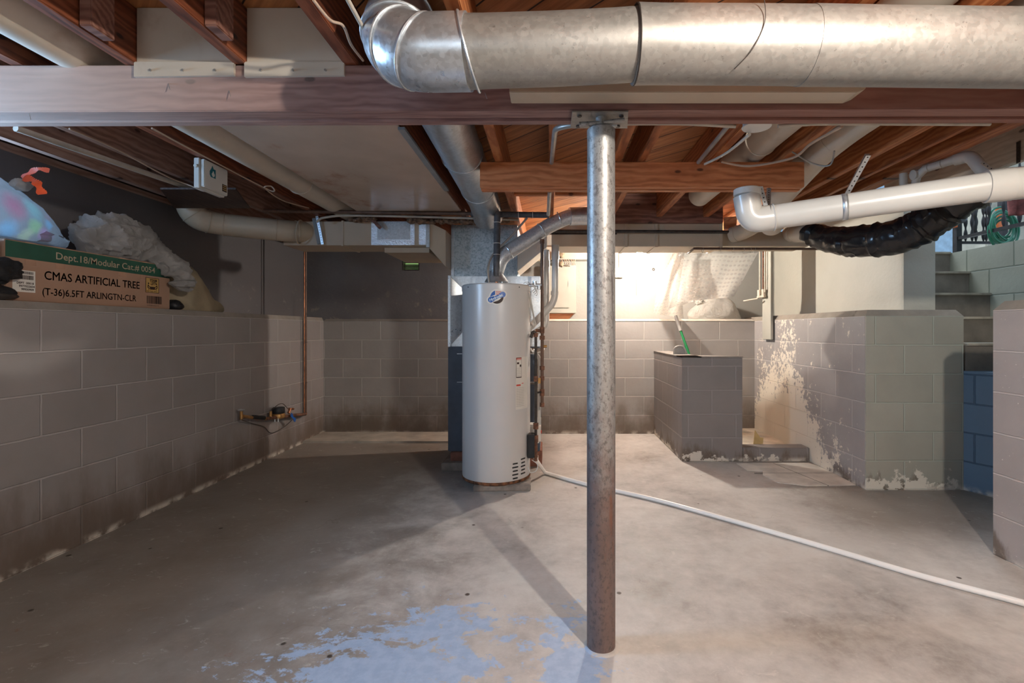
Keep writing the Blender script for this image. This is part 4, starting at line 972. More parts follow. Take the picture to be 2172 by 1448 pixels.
# gas control box low on the tank
MB().box(HX+.235, HX+.285, 3.48, 3.56, .20, .37).build('gas_control', M['black'], wh, bevel=.004)
wc = MB(); wc.tube(spline([P(1128, 975, 3.5), P(1140, 985, 3.48), P(1137, 998, 3.46), P(1125, 1002, 3.45), P(1120, 990, 3.46)], 6), .003, 8); wc.build('wire_loop', M['pvc'], wh)
v2 = thing('vent_pipe', P(1178, 525, 3.80), 'white plastic vent pipe dropping from the trunk duct and angling behind the heater', 'pipe')
MB().tube(fillet([P(1178, 520, 3.80), P(1177, 640, 3.80), P(1128, 690, 3.80), P(1118, 700, 3.80)], .07, 8), .026, 24).build('pipe', M['pvc'], v2, smooth=True)
MB().tube([P(1178, 520, 3.80), P(1178, 550, 3.80)], .030, 24).build('coupling', M['pvc'], v2, smooth=True)
MB().tube([P(1177, 618, 3.80), P(1176, 626, 3.80)], .030, 24).build('coupling', M['pvc'], v2, smooth=True)
v3 = thing('vent_pipe', P(1158, 540, 3.95), 'second white plastic pipe standing between the gas pipe and the electrical panel', 'pipe')
MB().tube(fillet([P(1159, 530, 3.95), P(1159, 690, 3.95), P(1135, 705, 3.9), P(1125, 712, 3.9)], .08, 8), .024, 24).build('pipe', M['pvc'], v3, smooth=True)
MB().tube([P(1159, 552, 3.95), P(1159, 566, 3.95)], .028, 24).build('coupling', M['pvc'], v3, smooth=True)
v4 = thing('condensate_pipe', P(1143, 760, 3.72), 'narrow white condensate pipe running down behind the dark gas drop', 'pipe')
MB().tube(fillet([P(1130, 742, 3.72), P(1146, 760, 3.72), P(1143, 892, 3.72), P(1141, 898, 3.72)], .04, 5), .013, 16).build('pipe', M['pvc'], v4, smooth=True)
MB().tube([P(1143, 885, 3.72), P(1142, 900, 3.72)], .018, 16).build('elbow', M['pvc'], v4, smooth=True)
MB().tube(spline([P(1125, 738, 3.6), P(1133, 748, 3.6), P(1148, 746, 3.65), P(1154, 740, 3.7)], 5), .006, 8).build('tubing', M['pvc'], v4, smooth=True)
cp = thing('condensate_pump', P(1140, 915, 3.72), 'small white condensate pump box behind the bottom of the heater pipes', 'pump')
MB().box(-.16, -.065, 3.68, 3.80, .26, .40).build('pump_body', M['white'], cp, bevel=.012)
MB().cyl((-.066, 3.72, .34), (-.058, 3.72, .34), .012, seg=14).build('red_button', M['red_ink'], cp)
# relief valve near the heater top
rv = thing('valve_cluster', P(1140, 608, 3.60), 'small chrome valve and tangled wires beside the heater top', 'valve')
MB().tube([P(1118, 606, 3.62), P(1148, 604, 3.62)], .012, 14).cyl(P(1134, 604, 3.62), P(1134, 596, 3.62), .016, seg=14).cyl(P(1143, 606, 3.6), P(1143, 614, 3.6), .014, seg=14).build('valve_body', M['galv_shiny'], rv, smooth=True)
ws = MB()
for k in range(4): ws.tube(spline([P(1110+6*k, 601, 3.60), P(1120+5*k, 598+3*k, 3.58), P(1134+2*k, 610+4*k, 3.58), P(1128+k*3, 618+3*k, 3.6)], 5), .0022, 6)
ws.build('wire', M['pvc'], rv)
MB().tube(spline([P(1120, 612, 3.55), P(1126, 640, 3.55), P(1130, 660, 3.6), P(1136, 690, 3.7)], 5), .006, 8).build('white_tube', M['pvc'], rv, smooth=True)
# floor drain hose
fh = thing('floor_drain_pipe', P(1140, 990, 3.6), 'long thin white plastic pipe lying across the floor from the heater to the right edge', 'pipe')
A = Vector(((1137-VX)*3.60/F, 3.60, .16)); B0 = Vector(((1150-VX)*3.69/F+.0, 3.62, .016)); 
def fl_(px, py, z=.0135):
    Y = (CH-z)*F/(py-VY); return Vector(((px-VX)*Y/F, Y, z))
b0 = fl_(1156, 1002); 
MB().tube(fillet([A, b0], 0.01, 2) if False else [A, A.lerp(b0, .9), b0], .0135, 16).build('pipe', M['floor_pipe'], fh, smooth=True)
MB().tube(spline([b0, fl_(1245, 1027), fl_(1400, 1062), fl_(1700, 1146), fl_(1950, 1220), fl_(2172, 1279), fl_(2400, 1345)], 10), .0135, 16).build('pipe', M['floor_pipe'], fh, smooth=True)
MB().tube([A+Vector((0,0,.03)), A], .017, 16).build('coupling', M['floor_pipe'], fh, smooth=True)
# ---------------------------------------------------------------- back wall fittings
pn = thing('electrical_panel', P(1193, 664, 5.5), 'cream painted electrical panel on the back wall right of the heater', 'electrical panel')
q0, q1 = P(1160, 664, 5.5), P(1222, 562, 5.5)
MB().box(q0.x, q1.x, 5.50, 5.60, q0.z, q1.z).build('panel_box', M['cream_panel'], pn, bevel=.004)
MB().box(q0.x+.02, q1.x-.075, 5.488, 5.50, q0.z+.06, q1.z-.065).build('panel_door', M['cream_panel'], pn, bevel=.004)
MB().box(q1.x-.093, q1.x-.083, 5.484, 5.488, q0.z+.30, q0.z+.36).build('latch', M['grey_plastic'], pn)
bb = thing('panel_backboard', P(1190, 677, 5.56), 'bare orange wood board showing under the electrical panel', 'board')
MB().prism([(q0.x, 1.243), (q0.x+.25, 1.243), (q0.x+.31, q0.z-.002), (q0.x, q0.z-.002)], 5.57, 5.60, 'xz').build('board', M['header'], bb)
wb = P(1100, 550, 5.45); wb2 = P(1262, 523, 5.45)
tag(MB().box(wb.x, wb2.x+.2, 5.45, 5.60, wb.z, wb2.z).build('ledger_board', M['cream_panel'], None, bevel=.004), 'thick cream painted board high on the back wall above the electrical panel', 'board')
wr_ = thing('wire_bundle', P(1200, 556, 5.42), 'messy short wires and foam blobs above the electrical panel', 'wires')
wm = MB()
for k in range(7): wm.tube(spline([P(1190+5*k, 550, 5.42), P(1192+5*k+random.uniform(-3,3), 556, 5.40), P(1190+5*k+random.uniform(-4,4), 562, 5.44)], 4), .005, 6)
wm.build('wire', M['cable'], wr_)
fb = MB()
for k, (px, py, r) in enumerate(((1140, 545, .05), (1155, 552, .04), (1190, 560, .035), (1190, 540, .04), (1150, 530, .05))): fb.blob(P(px, py, 5.36), (r, r*.7, r), seed=k, amp=.4, sub=2)
fb.build('foam_blob', M['tan_bag'], wr_, smooth=True)
jx = thing('junction_box', P(1312, 587, 5.56), 'small cream square junction box on the back wall behind the steel post', 'junction box')
j0, j1 = P(1290, 588, 5.55), P(1322, 568, 5.55)
MB().box(j0.x, j1.x, 5.545, 5.60, j0.z, j1.z).build('box', M['cream_panel'], jx, bevel=.004)
MB().tube([P(1314, 568, 5.585), P(1314, 534, 5.585)], .009, 10).build('conduit', M['cream_panel'], jx)
hk = tag(MB().torus(P(1386, 571, 5.59), (0,1,0), .012, .004, 20, 6).build('wall_hook', M['dark_metal']), 'tiny dark ring on the cream back wall right of the light bulb', 'hook')
# vent opening
fv = struct(MB().box(vx0, vx1, YBU+.10, YBU+.115, vz0, vz1).build('window_3', emit('daylit glass', (.35,.62,.22), 1.1)))
sl_ = MB()
for k in range(6): sl_.box(vx0, vx1, YBU+.02, YBU+.07, vz0+.004+.021*k, vz0+.012+.021*k+(.006 if k < 3 else 0))
sl_.box(vx0, vx0+.012, YBU, YBU+.09, vz0, vz1).box(vx1-.012, vx1, YBU, YBU+.09, vz0, vz1)
sl_.build('window_louvres', M['dark_metal'], fv)
# light bulbs
def bulb(loc, lab, power, zt):
    L = thing('light_bulb', (loc[0], loc[1], loc[2]), lab, 'light bulb')
    c = Vector(loc)
    st_ = power/(PI*4*PI*.030**2)
    MB().lathe([(.002,-.031),(.012,-.028),(.022,-.020),(.029,-.008),(.030,.003),(.027,.014),(.020,.026),(.014,.036)], c, 20).build('bulb', emit('glowing bulb', WARM, st_), L, smooth=True)
    MB().lathe([(.015,.036),(.019,.040),(.022,.070),(.022,.085)], c, 24).build('socket', M['white'], L, smooth=True)
    MB().lathe([(.045,zt-loc[2]-.02),(.05,zt-loc[2]-.012),(.05,zt-loc[2]-.001)], c, 24).build('ceiling_box', M['white'], L, smooth=True)
    if zt-loc[2]-.02 > .085: MB().cyl(c+Vector((0,0,.08)), c+Vector((0,0,zt-loc[2]-.015)), .005, seg=8).build('cord', M['dark_metal'], L)
    MB().cyl(c+Vector((-.03,0,.06)), c+Vector((-.032,0,-.43)), .0016, seg=6).build('pull_chain', M['dark_metal'], L)
bulb(LA, 'glowing bare bulb hanging near the cream back wall', BULB_A, ZD)
bulb(LB, 'glowing bare bulb above the camera, out of the photo', BULB_B, ZD)
# ---------------------------------------------------------------- shower corner
sp_ = thing('shower_partition', (1.4, 4.6, 0), 'low dark grey painted block partition in front of the shower corner', 'partition')
MB().box(1.133, 1.647, 4.130, 4.30, 0, .886).build('front_panel', M['blk_part'], sp_, bevel=.004)
MB().box(1.1325, 1.29, 4.131, YB, 0, .888).build('side_panel', M['blk_part_s'], sp_, bevel=.004)
MB().box(1.128, 1.30, 4.125, YB, .886, .897).box(1.128, 1.652, 4.125, 4.305, .886, .897).build('mortar_cap', M['cap_l'], sp_, bevel=.003)
cb = tag(MB().box(1.647, XR, 4.13, 4.27, 0, .118).build('shower_curb', M['blk_part'], None, bevel=.006), 'low dark grey concrete curb across the shower opening', 'curb')
struct(MB().box(1.29, XR, 4.27, YB, 0, .06).build('floor_shower', M['shower_floor']))
def flp(px, py): Y = CH*F/(py-VY); return ((px-VX)*Y/F, Y)
tl = thing('floor_tiles', (*flp(1700, 1000), 0), 'patch of old pale floor tiles with broken edge in front of the shower curb', 'floor tiles')
tp = [flp(*p) for p in ((1562, 983), (1640, 982), (1715, 982), (1770, 1001), (1815, 1029), (1760, 1030), (1712, 1031), (1680, 1027), (1650, 1024), (1618, 1008), (1618, 1000), (1585, 998))]
MB().prism(tp, .0, .004).build('tile_patch', M['tile'], tl)
gr = MB()
for a, b in (((1640, 983), (1758, 1031)), ((1600, 1004), (1768, 1004))):
    p, q = Vector((*flp(*a), .0045)), Vector((*flp(*b), .0045)); d = (q-p).normalized(); s_ = Vector((-d.y, d.x, 0))*.0025
    gr.hexa([p-s_-Vector((0,0,.002)), p+s_-Vector((0,0,.002)), q+s_-Vector((0,0,.002)), q-s_-Vector((0,0,.002)), p-s_, p+s_, q+s_, q-s_])
gr.build('tile_joint', M['dark_metal'], tl)
# curtain rod and bubble wrap curtain
rod = thing('curtain_rod', P(1465, 528, 3.97), 'thin dark curtain rod across the shower corner to the right wall', 'curtain rod')
ra, rb = P(1472, 527, 3.96), Vector((XRU, 3.97, 1.784))
MB().tube([P(1455, 541, 4.2), ra, rb], .010, 14).build('rod', M['brown_pipe'], rod, smooth=True)
MB().cyl(rb-Vector((.012,-.01,0)), rb, .026, seg=20).build('wall_flange', M['conduit'], rod, smooth=True)
rg = MB()
for px in (1490, 1527, 1555, 1577, 1592, 1601):
    q = (px-1472)/(1830-1472.); 
    # solve position on the rod for pixel column
    best = min((abs(VX+F*(ra.lerp(rb, t/200)).x/(ra.lerp(rb, t/200)).y-px), t) for t in range(201))[1]/200
    pp = ra.lerp(rb, best); rg.torus(pp-Vector((0,0,.012)), rb-ra, .022, .0014, 18, 5)
rg.build('curtain_ring', M['conduit'], rod)
def quad_sheet(corners, nu, nv, ripple, amp, seed=0):
    c00, c10, c11, c01 = [Vector(c) for c in corners]   # top-left, top-right, bottom-right, bottom-left
    def fn(u, v):
        p = c00*(1-u)*(1-v) + c10*u*(1-v) + c11*u*v + c01*(1-u)*v
        r = math.sin(u*ripple*PI*2 + v*1.3 + seed)*amp*(.4+.6*v) + noise.noise(p*3.0+Vector((seed,0,0)))*amp*1.3
        return p + Vector((0, r, 0)) + Vector((r*.3, 0, 0))
    return MB().grid(fn, nu, nv)
cu = thing('bubble_wrap_curtain', P(1500, 600, 4.9), 'translucent bubble wrap curtain hung on the rod and swept onto the back ledge', 'curtain')
c1 = quad_sheet([P(1452, 538, 4.0), P(1608, 535, 3.99), P(1556, 630, 4.35), P(1436, 640, 4.55)], 36, 26, 2.2, .022, 1)
# round the lower right corner
c1.build('hanging_sheet', M['bubble'], cu, smooth=True)
c2 = quad_sheet([P(1434, 533, 4.32), P(1470, 538, 4.1), P(1450, 676, 5.25), P(1389, 664, 5.38)], 24, 30, 1.8, .03, 4)
for v in c2.bm.verts:
    t = (v.co.z-1.25)/.65; v.co.x -= .05*math.sin(max(0, min(1, t))*PI)
c2.build('gathered_sheet', M['bubble'], cu, smooth=True)
c3 = quad_sheet([P(1446, 548, 4.2), P(1500, 548, 4.1), P(1470, 640, 4.8), P(1418, 655, 5.0)], 20, 22, 1.4, .02, 8)
c3.build('inner_sheet', M['bubble'], cu, smooth=True)
# white bag on the ledge
bz0 = 1.243
wbag = thing('plastic_bag', P(1520, 676, 5.38), 'plump white plastic bag tied at one corner, on the back ledge beside the bubble wrap', 'bag')
mb = MB().blob(P(1516, 665, 5.40), (.27, .13, .20), seed=5, amp=.16, freq=1.6, floor=bz0, sub=5, wr=.05, wf=3)
for v in mb.bm.verts:
    t = max(0, (v.co.z-bz0)/.22); v.co.x = P(1516,0,5.4).x + (v.co.x-P(1516,0,5.4).x)*(1.08-.32*t)
mb.build('bag_body', M['pale_bag'], wbag, smooth=True)
MB().blob(P(1484, 640, 5.38), (.05, .04, .035), seed=9, amp=.5, freq=2.5, sub=4).build('tied_corner', M['pale_bag'], wbag, smooth=True)
# green-handled broom
br_ = thing('broom_handle', P(1465, 750, 4.6), 'green broom handle with white tip leaning inside the low partition', 'broom')
h0, h1, h2 = P(1433, 670, 4.95), P(1444, 702, 4.86), P(1490, 830, 4.50)
MB().cyl(h0, h1, .017, seg=16).build('white_tip', M['grey_plastic'], br_, smooth=True)
MB().cyl(h1, h2, .0125, seg=16).build('green_handle', M['green_plastic'], br_, smooth=True)
MB().cyl(P(1455, 733, 4.77), P(1459, 744, 4.74), .0155, seg=16).build('grip_collar', M['green_plastic'], br_, smooth=True)
dq = thing('grey_scoop', P(1445, 750, 4.55), 'rounded grey plastic scoop peeking over the partition beside the broom', 'scoop')
MB().tube(fillet([P(1430, 768, 4.5), P(1430, 735, 4.5), P(1450, 733, 4.5), P(1462, 765, 4.5)], .05, 6), .010, 12).build('rim', M['grey_plastic'], dq, smooth=True)
MB().prism([(P(1431,0,4.52).x, P(0,768,4.52).z), (P(1431,0,4.52).x, P(0,740,4.52).z), (P(1437,0,4.52).x, P(0,735,4.52).z), (P(1449,0,4.52).x, P(0,736,4.52).z), (P(1458,0,4.52).x, P(0,766,4.52).z)], 4.515, 4.53, 'xz').build('scoop_body', M['grey_plastic'], dq)
# conduit board on the right corner
vb = thing('valve_board', (2.205, 4.85, 1.03), 'tall narrow whitewashed board in the right corner carrying small pipes and a valve', 'board')
MB().box(2.180, 2.205, 4.77, 4.96, 1.026, 1.93).build('board', M['cream_panel'], vb, bevel=.003)
for Y in (4.96, 4.88, 4.84):
    MB().tube([(2.155, Y, 1.93), (2.155, Y, 1.50)], .008, 10).build('thin_pipe', M['conduit_p'] if Y != 4.88 else M['rust_pipe'], vb, smooth=True)
vl = MB()
for Y in (4.96, 4.86): vl.cyl((2.15, Y, 1.45), (2.15, Y, 1.53), .020, seg=14)
vl.cyl((2.15, 4.83, 1.46), (2.15, 5.00, 1.46), .012, seg=12).cyl((2.11, 4.90, 1.44), (2.03, 5.06, 1.425), .008, seg=10)
vl.build('valve', M['conduit_p'], vb, smooth=True)
tag(MB().prism([(1.80, .11), (1.815, .24), (1.86, .175), (1.89, .17), (1.885, .12), (1.86, .115)], 4.275, 4.279, 'xz').build('paper_flap', M['manila']), 'torn yellowish flap standing just inside the shower curb', 'paper')
# ---------------------------------------------------------------- left ledge
ZC = 1.2555
# control box on the joist
cb_ = thing('control_box', (-1.85, 2.65, 1.87), 'white control box with a water drop logo under the joists at upper left', 'control box')
MB().box(-1.875, -1.845, 2.555, 2.755, 1.872, 2.03).build('box_base', M['white'], cb_, bevel=.003)
cvr = MB().box(-1.844, -1.822, 2.562, 2.748, 1.878, 2.026).build('cover', M['white'], cb_, bevel=.004)
cm = lambda cy, cz: (lambda x, y: Vector((-1.8212, cy+x, cz+y)))
def flat(poly, x, name, mat, parent, th=.0008):
    return MB().prism(poly, x, x+th, 'yz').build(name, mat, parent)
dc = (2.625, 1.975)
flat([(dc[0]-.024, dc[1]-.018), (dc[0]-.016, dc[1]-.03), (dc[0]+.022, dc[1]-.03), (dc[0]+.022, dc[1]+.018), (dc[0]+.006, dc[1]+.018), (dc[0]-.004, dc[1]+.034), (dc[0]-.012, dc[1]+.016), (dc[0]-.024, dc[1])], -1.8222, 'drop_logo', M['teal'], cvr)
flat([(dc[0]+.002+.012*math.sin(a)*(1 if math.cos(a) < .3 else .5), dc[1]-.010+.016*math.cos(a)) for a in [2*PI*k/16 for k in range(16)]], -1.8212, 'drop_logo', M['white'], cvr)
flat([(2.70, 1.895), (2.738, 1.895), (2.738, 1.935), (2.70, 1.935)], -1.8222, 'label', M['ink'], cvr)
for k in range(3): flat([(2.704, 1.925-.011*k), (2.733, 1.925-.011*k), (2.733, 1.929-.011*k), (2.704, 1.929-.011*k)], -1.8212, 'label_line', M['yellow_ink'], cvr)
MB().cyl((-1.86, 2.545, 1.985), (-1.86, 2.556, 1.985), .009, seg=12).build('latch', M['white'], cb_)
tag(MB().prism([P(340, 413, 2.9).xy[:], P(500, 413, 2.9).xy[:], P(530, 421, 3.35).xy[:], P(370, 421, 3.35).xy[:]], 1.962, 1.972).build('scrap_board', M['wood_dk'], None), 'dark flat scrap board lying level under the joists above the beige round duct', 'board')
# christmas tree box
bx = thing('cardboard_box', (-2.65, 2.69, ZC), 'long brown cardboard box with green printed band and tree lettering on the left ledge', 'box')
X1 = -2.487; X0 = -2.80; Y0, Y1, BZ1 = 2.215, 3.178, ZC+.285
bxo = bx; bx = MB().box(X0, X1, Y0, Y1, ZC+.0005, BZ1).build('carton', M['card'], bxo, bevel=.004)
def zt(z): return z
e_ = .0004
MB().box(X1-.001, X1+e_, Y0+.002, Y1-.002, BZ1-.082, BZ1-.006).build('green_band', M['green_ink'], bx)
bm_ = lambda y0, z0: (lambda x, y: Vector((X1+.0008, y0+x, z0+y)))
text('Dept.18/Modular Cat.# 0054', .050, bm_(2.44, BZ1-.062), M['tan_ink'], bx, 'band_lettering', .006, 0, 1.05)
text('CMAS ARTIFICIAL TREE', .060, bm_(2.385, ZC+.115), M['ink'], bx, 'main_lettering', 0, 0, .90, fat=.014)
text('(T-36)6.5FT ARLINGTN-CLR', .050, bm_(2.375, ZC+.038), M['ink'], bx, 'main_lettering', 0, 0, .89, fat=.014)
MB().box(X1-.001, X1+e_, 2.245, 2.345, ZC+.045, ZC+.148).build('shipping_label', M['paper'], bx)
bar = MB(); random.seed(3); yy = 2.275
while yy < 2.335:
    wv = random.choice((.001, .0018, .003)); bar.box(X1, X1+.0009, yy, yy+wv, ZC+.105, ZC+.125).box(X1, X1+.0009, yy, yy+wv*.8, ZC+.130, ZC+.143); yy += wv+random.choice((.0012, .002))
bar.build('barcode', M['ink'], bx)
text('DEPT  00018', .014, bm_(2.262, ZC+.083), M['ink'], bx, 'label_lettering', .03)
text('9977022604', .014, bm_(2.272, ZC+.068), M['ink'], bx, 'label_lettering', .03)
text('99930909', .014, bm_(2.282, ZC+.053), M['ink'], bx, 'label_lettering', .03)
MB().box(X1-.001, X1+e_, 2.985, 3.088, ZC+.098, ZC+.192).build('label_frame', M['ink'], bx)
MB().box(X1-.001, X1+.0008, 2.989, 3.084, ZC+.101, ZC+.189).build('team_lift_label', M['yellow_ink'], bx)
text('TEAM', .024, (lambda x, y: Vector((X1+.0014, 3.016+x, ZC+.167+y))), M['ink'], bx, 'label_lettering', .03, 0, .9)
text('LIFT', .024, (lambda x, y: Vector((X1+.0014, 3.022+x, ZC+.147+y))), M['ink'], bx, 'label_lettering', .03, 0, .9)
text('FOR YOUR SAFETY', .0105, (lambda x, y: Vector((X1+.0014, 2.992+x, ZC+.104+y))), M['ink'], bx, 'label_lettering', .02, 0, .92)
fg = MB()
def seg2(a, b, w_):
    a = Vector((a[0], a[1])); b = Vector((b[0], b[1])); d = (b-a).normalized(); n = Vector((-d.y, d.x))*w_/2
    fg.prism([(*(a-n),), (*(b-n),), (*(b+n),), (*(a+n),)], X1, X1+.0013, 'yz')
for s_, cx in ((1, 3.004), (-1, 3.070)):
    def k_(u, v): return (cx+s_*u, ZC+.115+v)
    seg2(k_(0, .032), k_(-.002, .014), .006); seg2(k_(-.002, .014), k_(.009, .010), .005); seg2(k_(.009, .010), k_(.003, .001), .004); seg2(k_(.001, .030), k_(.012, .018), .004)
    fg.prism([(k_(.003, .040)[0]+.005*math.cos(a), k_(.003, .040)[1]+.005*math.sin(a)) for a in [2*PI*i/12 for i in range(12)]], X1, X1+.0013, 'yz')
fg.prism([(3.018, ZC+.118), (3.056, ZC+.118), (3.058, ZC+.136), (3.016, ZC+.136)], X1, X1+.0011, 'yz')
fg.build('lifting_figures', M['ink'], bx)
bar = MB(); yy = 2.995
while yy < 3.105:
    wv = random.choice((.0015, .0025, .004)); bar.box(X1, X1+.0009, yy, yy+wv, ZC+.030, ZC+.078); yy += wv+random.choice((.0015, .003))
bar.build('barcode', M['ink'], bx)
text('0 49208 65521 8', .013, bm_(2.995, ZC+.015), M['ink'], bx, 'label_lettering', .0, 0, 1.0)
for y in (2.30, 2.44, 2.80, 2.95): MB().box(X1-.001, X1+.0003, y, y+.05, BZ1-.11, BZ1-.0).build('packing_tape', M['tape'], bx)
# clear bag of coloured things on top of the box
cbg = thing('plastic_bag', (-2.62, 2.15, BZ1), 'bulging clear bag of pastel coloured things with red-orange ties at far left', 'bag')
mb = MB().blob((-2.62, 2.14, BZ1+.09), (.20, .44, .235), seed=2, amp=.13, freq=1.5, floor=BZ1+.002, sub=5, wr=.05, wf=4)
for v in mb.bm.verts:
    t = max(0, min(1, (v.co.y-2.2)/.45)); v.co.z = BZ1+.002 + (v.co.z-BZ1-.002)*(1-.72*t**1.3)
    if v.co.y > 2.35 and v.co.z < BZ1+.05: v.co.x += .03
    v.co.x = max(v.co.x, XLU+.01)
mb.build('bag_body', M['clear_bag'], cbg, smooth=True)
kn = P(52, 388, 2.25); kn.x = max(kn.x, -2.7)
MB().blob(P(45, 392, 2.26), (.035, .04, .028), seed=3, amp=.3, sub=3).build('bag_knot', M['white_bag'], cbg, smooth=True)
def ribbon(pts, wd, nrm, th=.0015):
    mb = MB(); pts = spline(pts, 6); nrm = Vector(nrm)
    prev = None
    for i in range(len(pts)-1):
        a, b = pts[i], pts[i+1]; d = (b-a).normalized(); s1 = d.cross(nrm).normalized()*wd/2*(1+.3*math.sin(i*.9)); t_ = nrm*th
        mb.hexa([a-s1-t_, a+s1-t_, a+s1+t_, a-s1+t_, b-s1-t_, b+s1-t_, b+s1+t_, b-s1+t_])
    return mb
ribbon([P(47, 378, 2.25), P(62, 368, 2.24), P(80, 358, 2.24), P(105, 362, 2.25)], .018, (.5,-.8,0)).build('red_tie', M['orange_red'], cbg)
ribbon([P(50, 377, 2.24), P(72, 382, 2.22), P(82, 395, 2.2), P(90, 412, 2.2)], .028, (.6,-.7,0)).build('red_tie', M['orange_red'], cbg)
# white bag drooping over the box's right end
wg = thing('plastic_bag', (-2.62, 2.85, BZ1), 'crumpled whitish plastic bag drooping over the right end of the long box', 'bag')
def loft(rows, mat, name, parent, n=80, wrk=.012, seed=0):
    """rows: (centre, ry, rz) rings along a path"""
    mb = MB(); cs = [Vector(r[0]) for r in rows]; K = 16; R = []
    path = spline(cs, K); m = len(path); rings = []
    for i, p in enumerate(path):
        t = i/K; j = min(int(t), len(rows)-2); f = t-j
        a = rows[j][1]*(1-f)+rows[j+1][1]*f; b = rows[j][2]*(1-f)+rows[j+1][2]*f
        d = (path[min(i+1, m-1)]-path[max(i-1, 0)]).normalized(); s1 = d.cross(Vector((0,0,1)))
        if s1.length < .1: s1 = Vector((1,0,0))
        s1.normalize(); s2 = s1.cross(d).normalized()
        ring = []
        for k in range(n):
            an = 2*PI*k/n; q = p + s1*math.cos(an)*a + s2*math.sin(an)*b
            q += (q-p).normalized()*wrk*(noise.ridged_multi_fractal(Vector((q.x*9, q.y*7, q.z*12))+Vector((seed, 0, 0)), 1.0, 2.1, 4, 1.0, 2.0)-.8)*.9
            ring.append(mb.bm.verts.new(q))
        rings.append(ring)
    for a, b in zip(rings, rings[1:]):
        for k in range(n): mb.bm.faces.new((a[k], a[(k+1)%n], b[(k+1)%n], b[k]))
    mb.bm.faces.new(rings[0][::-1]); mb.bm.faces.new(rings[-1])
    for v in mb.bm.verts:
        if v.co.x < -2.483 and v.co.y < 3.18 and v.co.z < BZ1+.002: v.co.z = BZ1+.002+.001*noise.noise(v.co*20)
        v.co.x = max(v.co.x, XLU+.01)
    return mb.build(name, mat, parent, smooth=True)
loft([((-2.64, 2.70, BZ1+.07), .02, .03), ((-2.62, 2.74, BZ1+.09), .10, .085), ((-2.60, 2.84, BZ1+.12), .13, .125), ((-2.58, 2.96, BZ1+.115), .125, .115), ((-2.55, 3.06, BZ1+.075), .10, .09), ((-2.47, 3.14, BZ1+.0), .065, .06), ((-2.412, 3.17, BZ1-.07), .050, .05), ((-2.405, 3.175, BZ1-.125), .050, .048), ((-2.41, 3.175, BZ1-.165), .030, .030)], M['white_bag'], 'bag_body', wg, wrk=.05, seed=3)
loft([((-2.56, 2.84, BZ1+.10), .07, .08), ((-2.55, 2.87, BZ1+.17), .075, .07), ((-2.55, 2.90, BZ1+.235), .040, .035), ((-2.55, 2.905, BZ1+.275), .006, .006)], M['white_bag'], 'bag_peak', wg, wrk=.03, seed=8)
tb = thing('cloth_bag', (-2.6, 3.5, ZC), 'sagging tan cloth bundle on the ledge right of the long box', 'bag')
mb = MB().blob((-2.62, 3.46, ZC+.07), (.16, .26, .27), seed=11, amp=.14, freq=1.5, floor=ZC+.001, sub=5, wr=.05, wf=3)
for v in mb.bm.verts:
    t = max(0, (v.co.y-3.45)/.3); v.co.z = ZC+.001 + (v.co.z-ZC-.001)*max(.12, 1-.75*t)
    v.co.y += .35*max(0, v.co.y-3.5)*(1+.0)*(1 if v.co.z < ZC+.08 else .3); v.co.x = min(max(v.co.x, XLU+.01), XL-.02)
mb.build('bag_body', M['tan_bag'], tb, smooth=True)
MB().blob((-2.50, 3.23, ZC+.03), (.05, .05, .04), seed=4, amp=.3, floor=ZC+.001, sub=3).build('dark_lining', M['black'], tb, smooth=True)
# dark cloth and shoe at the far left edge
tag(MB().blob((-2.445, 2.14, ZC+.135), (.035, .10, .055), seed=6, amp=.3, freq=2.2, sub=4, wr=.12, wf=5).build('dark_cloth', M['black'], None, smooth=True), 'crumpled black cloth at the left edge in front of the long box', 'cloth')
sh = thing('black_shoe', (-2.46, 2.12, ZC), 'dark flat shoe sole lying on the left ledge below the black cloth', 'shoe')
mb = MB().blob((-2.46, 2.13, ZC+.035), (.028, .11, .034), seed=1, amp=.06, sub=3, floor=ZC+.001); mb.build('upper', M['black'], sh, smooth=True)
MB().blob((-2.46, 2.13, ZC+.02), (.030, .118, .020), seed=1, amp=.03, sub=3, floor=ZC+.001).build('sole', M['dark_metal'], sh, smooth=True)
tag(MB().box(-2.76, -2.50, 1.98, 2.205, ZC+.001, ZC+.275).build('small_carton', M['card'], None, bevel=.004), 'plain cardboard carton at the very left edge under the clear bag', 'box')
# copper pipes in the corner and the water meter
cpip = thing('copper_pipe', (-2.41, 4.86, .80), 'pair of thin copper-brown pipes rising at the left back corner to the ceiling', 'pipe')
cx_ = -2.412
MB().tube([(cx_, 4.80, .28+.02), (cx_, 4.80, 1.94), (cx_, 4.80, 2.02)], .011, 14).build('pipe', M['brown_pipe'], cpip, smooth=True)
MB().tube([(cx_+.004, 4.765, .30), (cx_+.004, 4.765, 2.0)], .006, 10).build('thin_wire', M['copper'], cpip, smooth=True)
cl = MB()
for z in (.6, 1.0, 1.28, 1.6): cl.torus((cx_, 4.80, z), (0,0,1), .013, .003, 16, 6)
cl.build('clamp', M['dark_metal'], cpip, smooth=True)
wm_ = thing('water_meter', (-2.38, 4.3, .32), 'black-topped brass water meter with pipe fittings low on the left wall', 'water meter')
def wp(px, py, X=-2.375): 
    Y = -X*F/(VX-px); return Vector((X, Y, CH+(VY-py)*Y/F))
MB().tube([wp(513, 882), wp(540, 886), wp(563, 887)], .013, 14).build('inlet_pipe', M['brass'], wm_, smooth=True)
MB().tube([wp(536, 884, -2.37), wp(560, 886, -2.37)], .017, 14).build('black_sleeve', M['black'], wm_, smooth=True)
MB().tube([wp(563, 888), wp(575, 886), wp(625, 880), wp(648, 878), (cx_, 4.80, .30)], .014, 14).build('outlet_pipe', M['rust_pipe'], wm_, smooth=True)
mc = wp(591, 879)
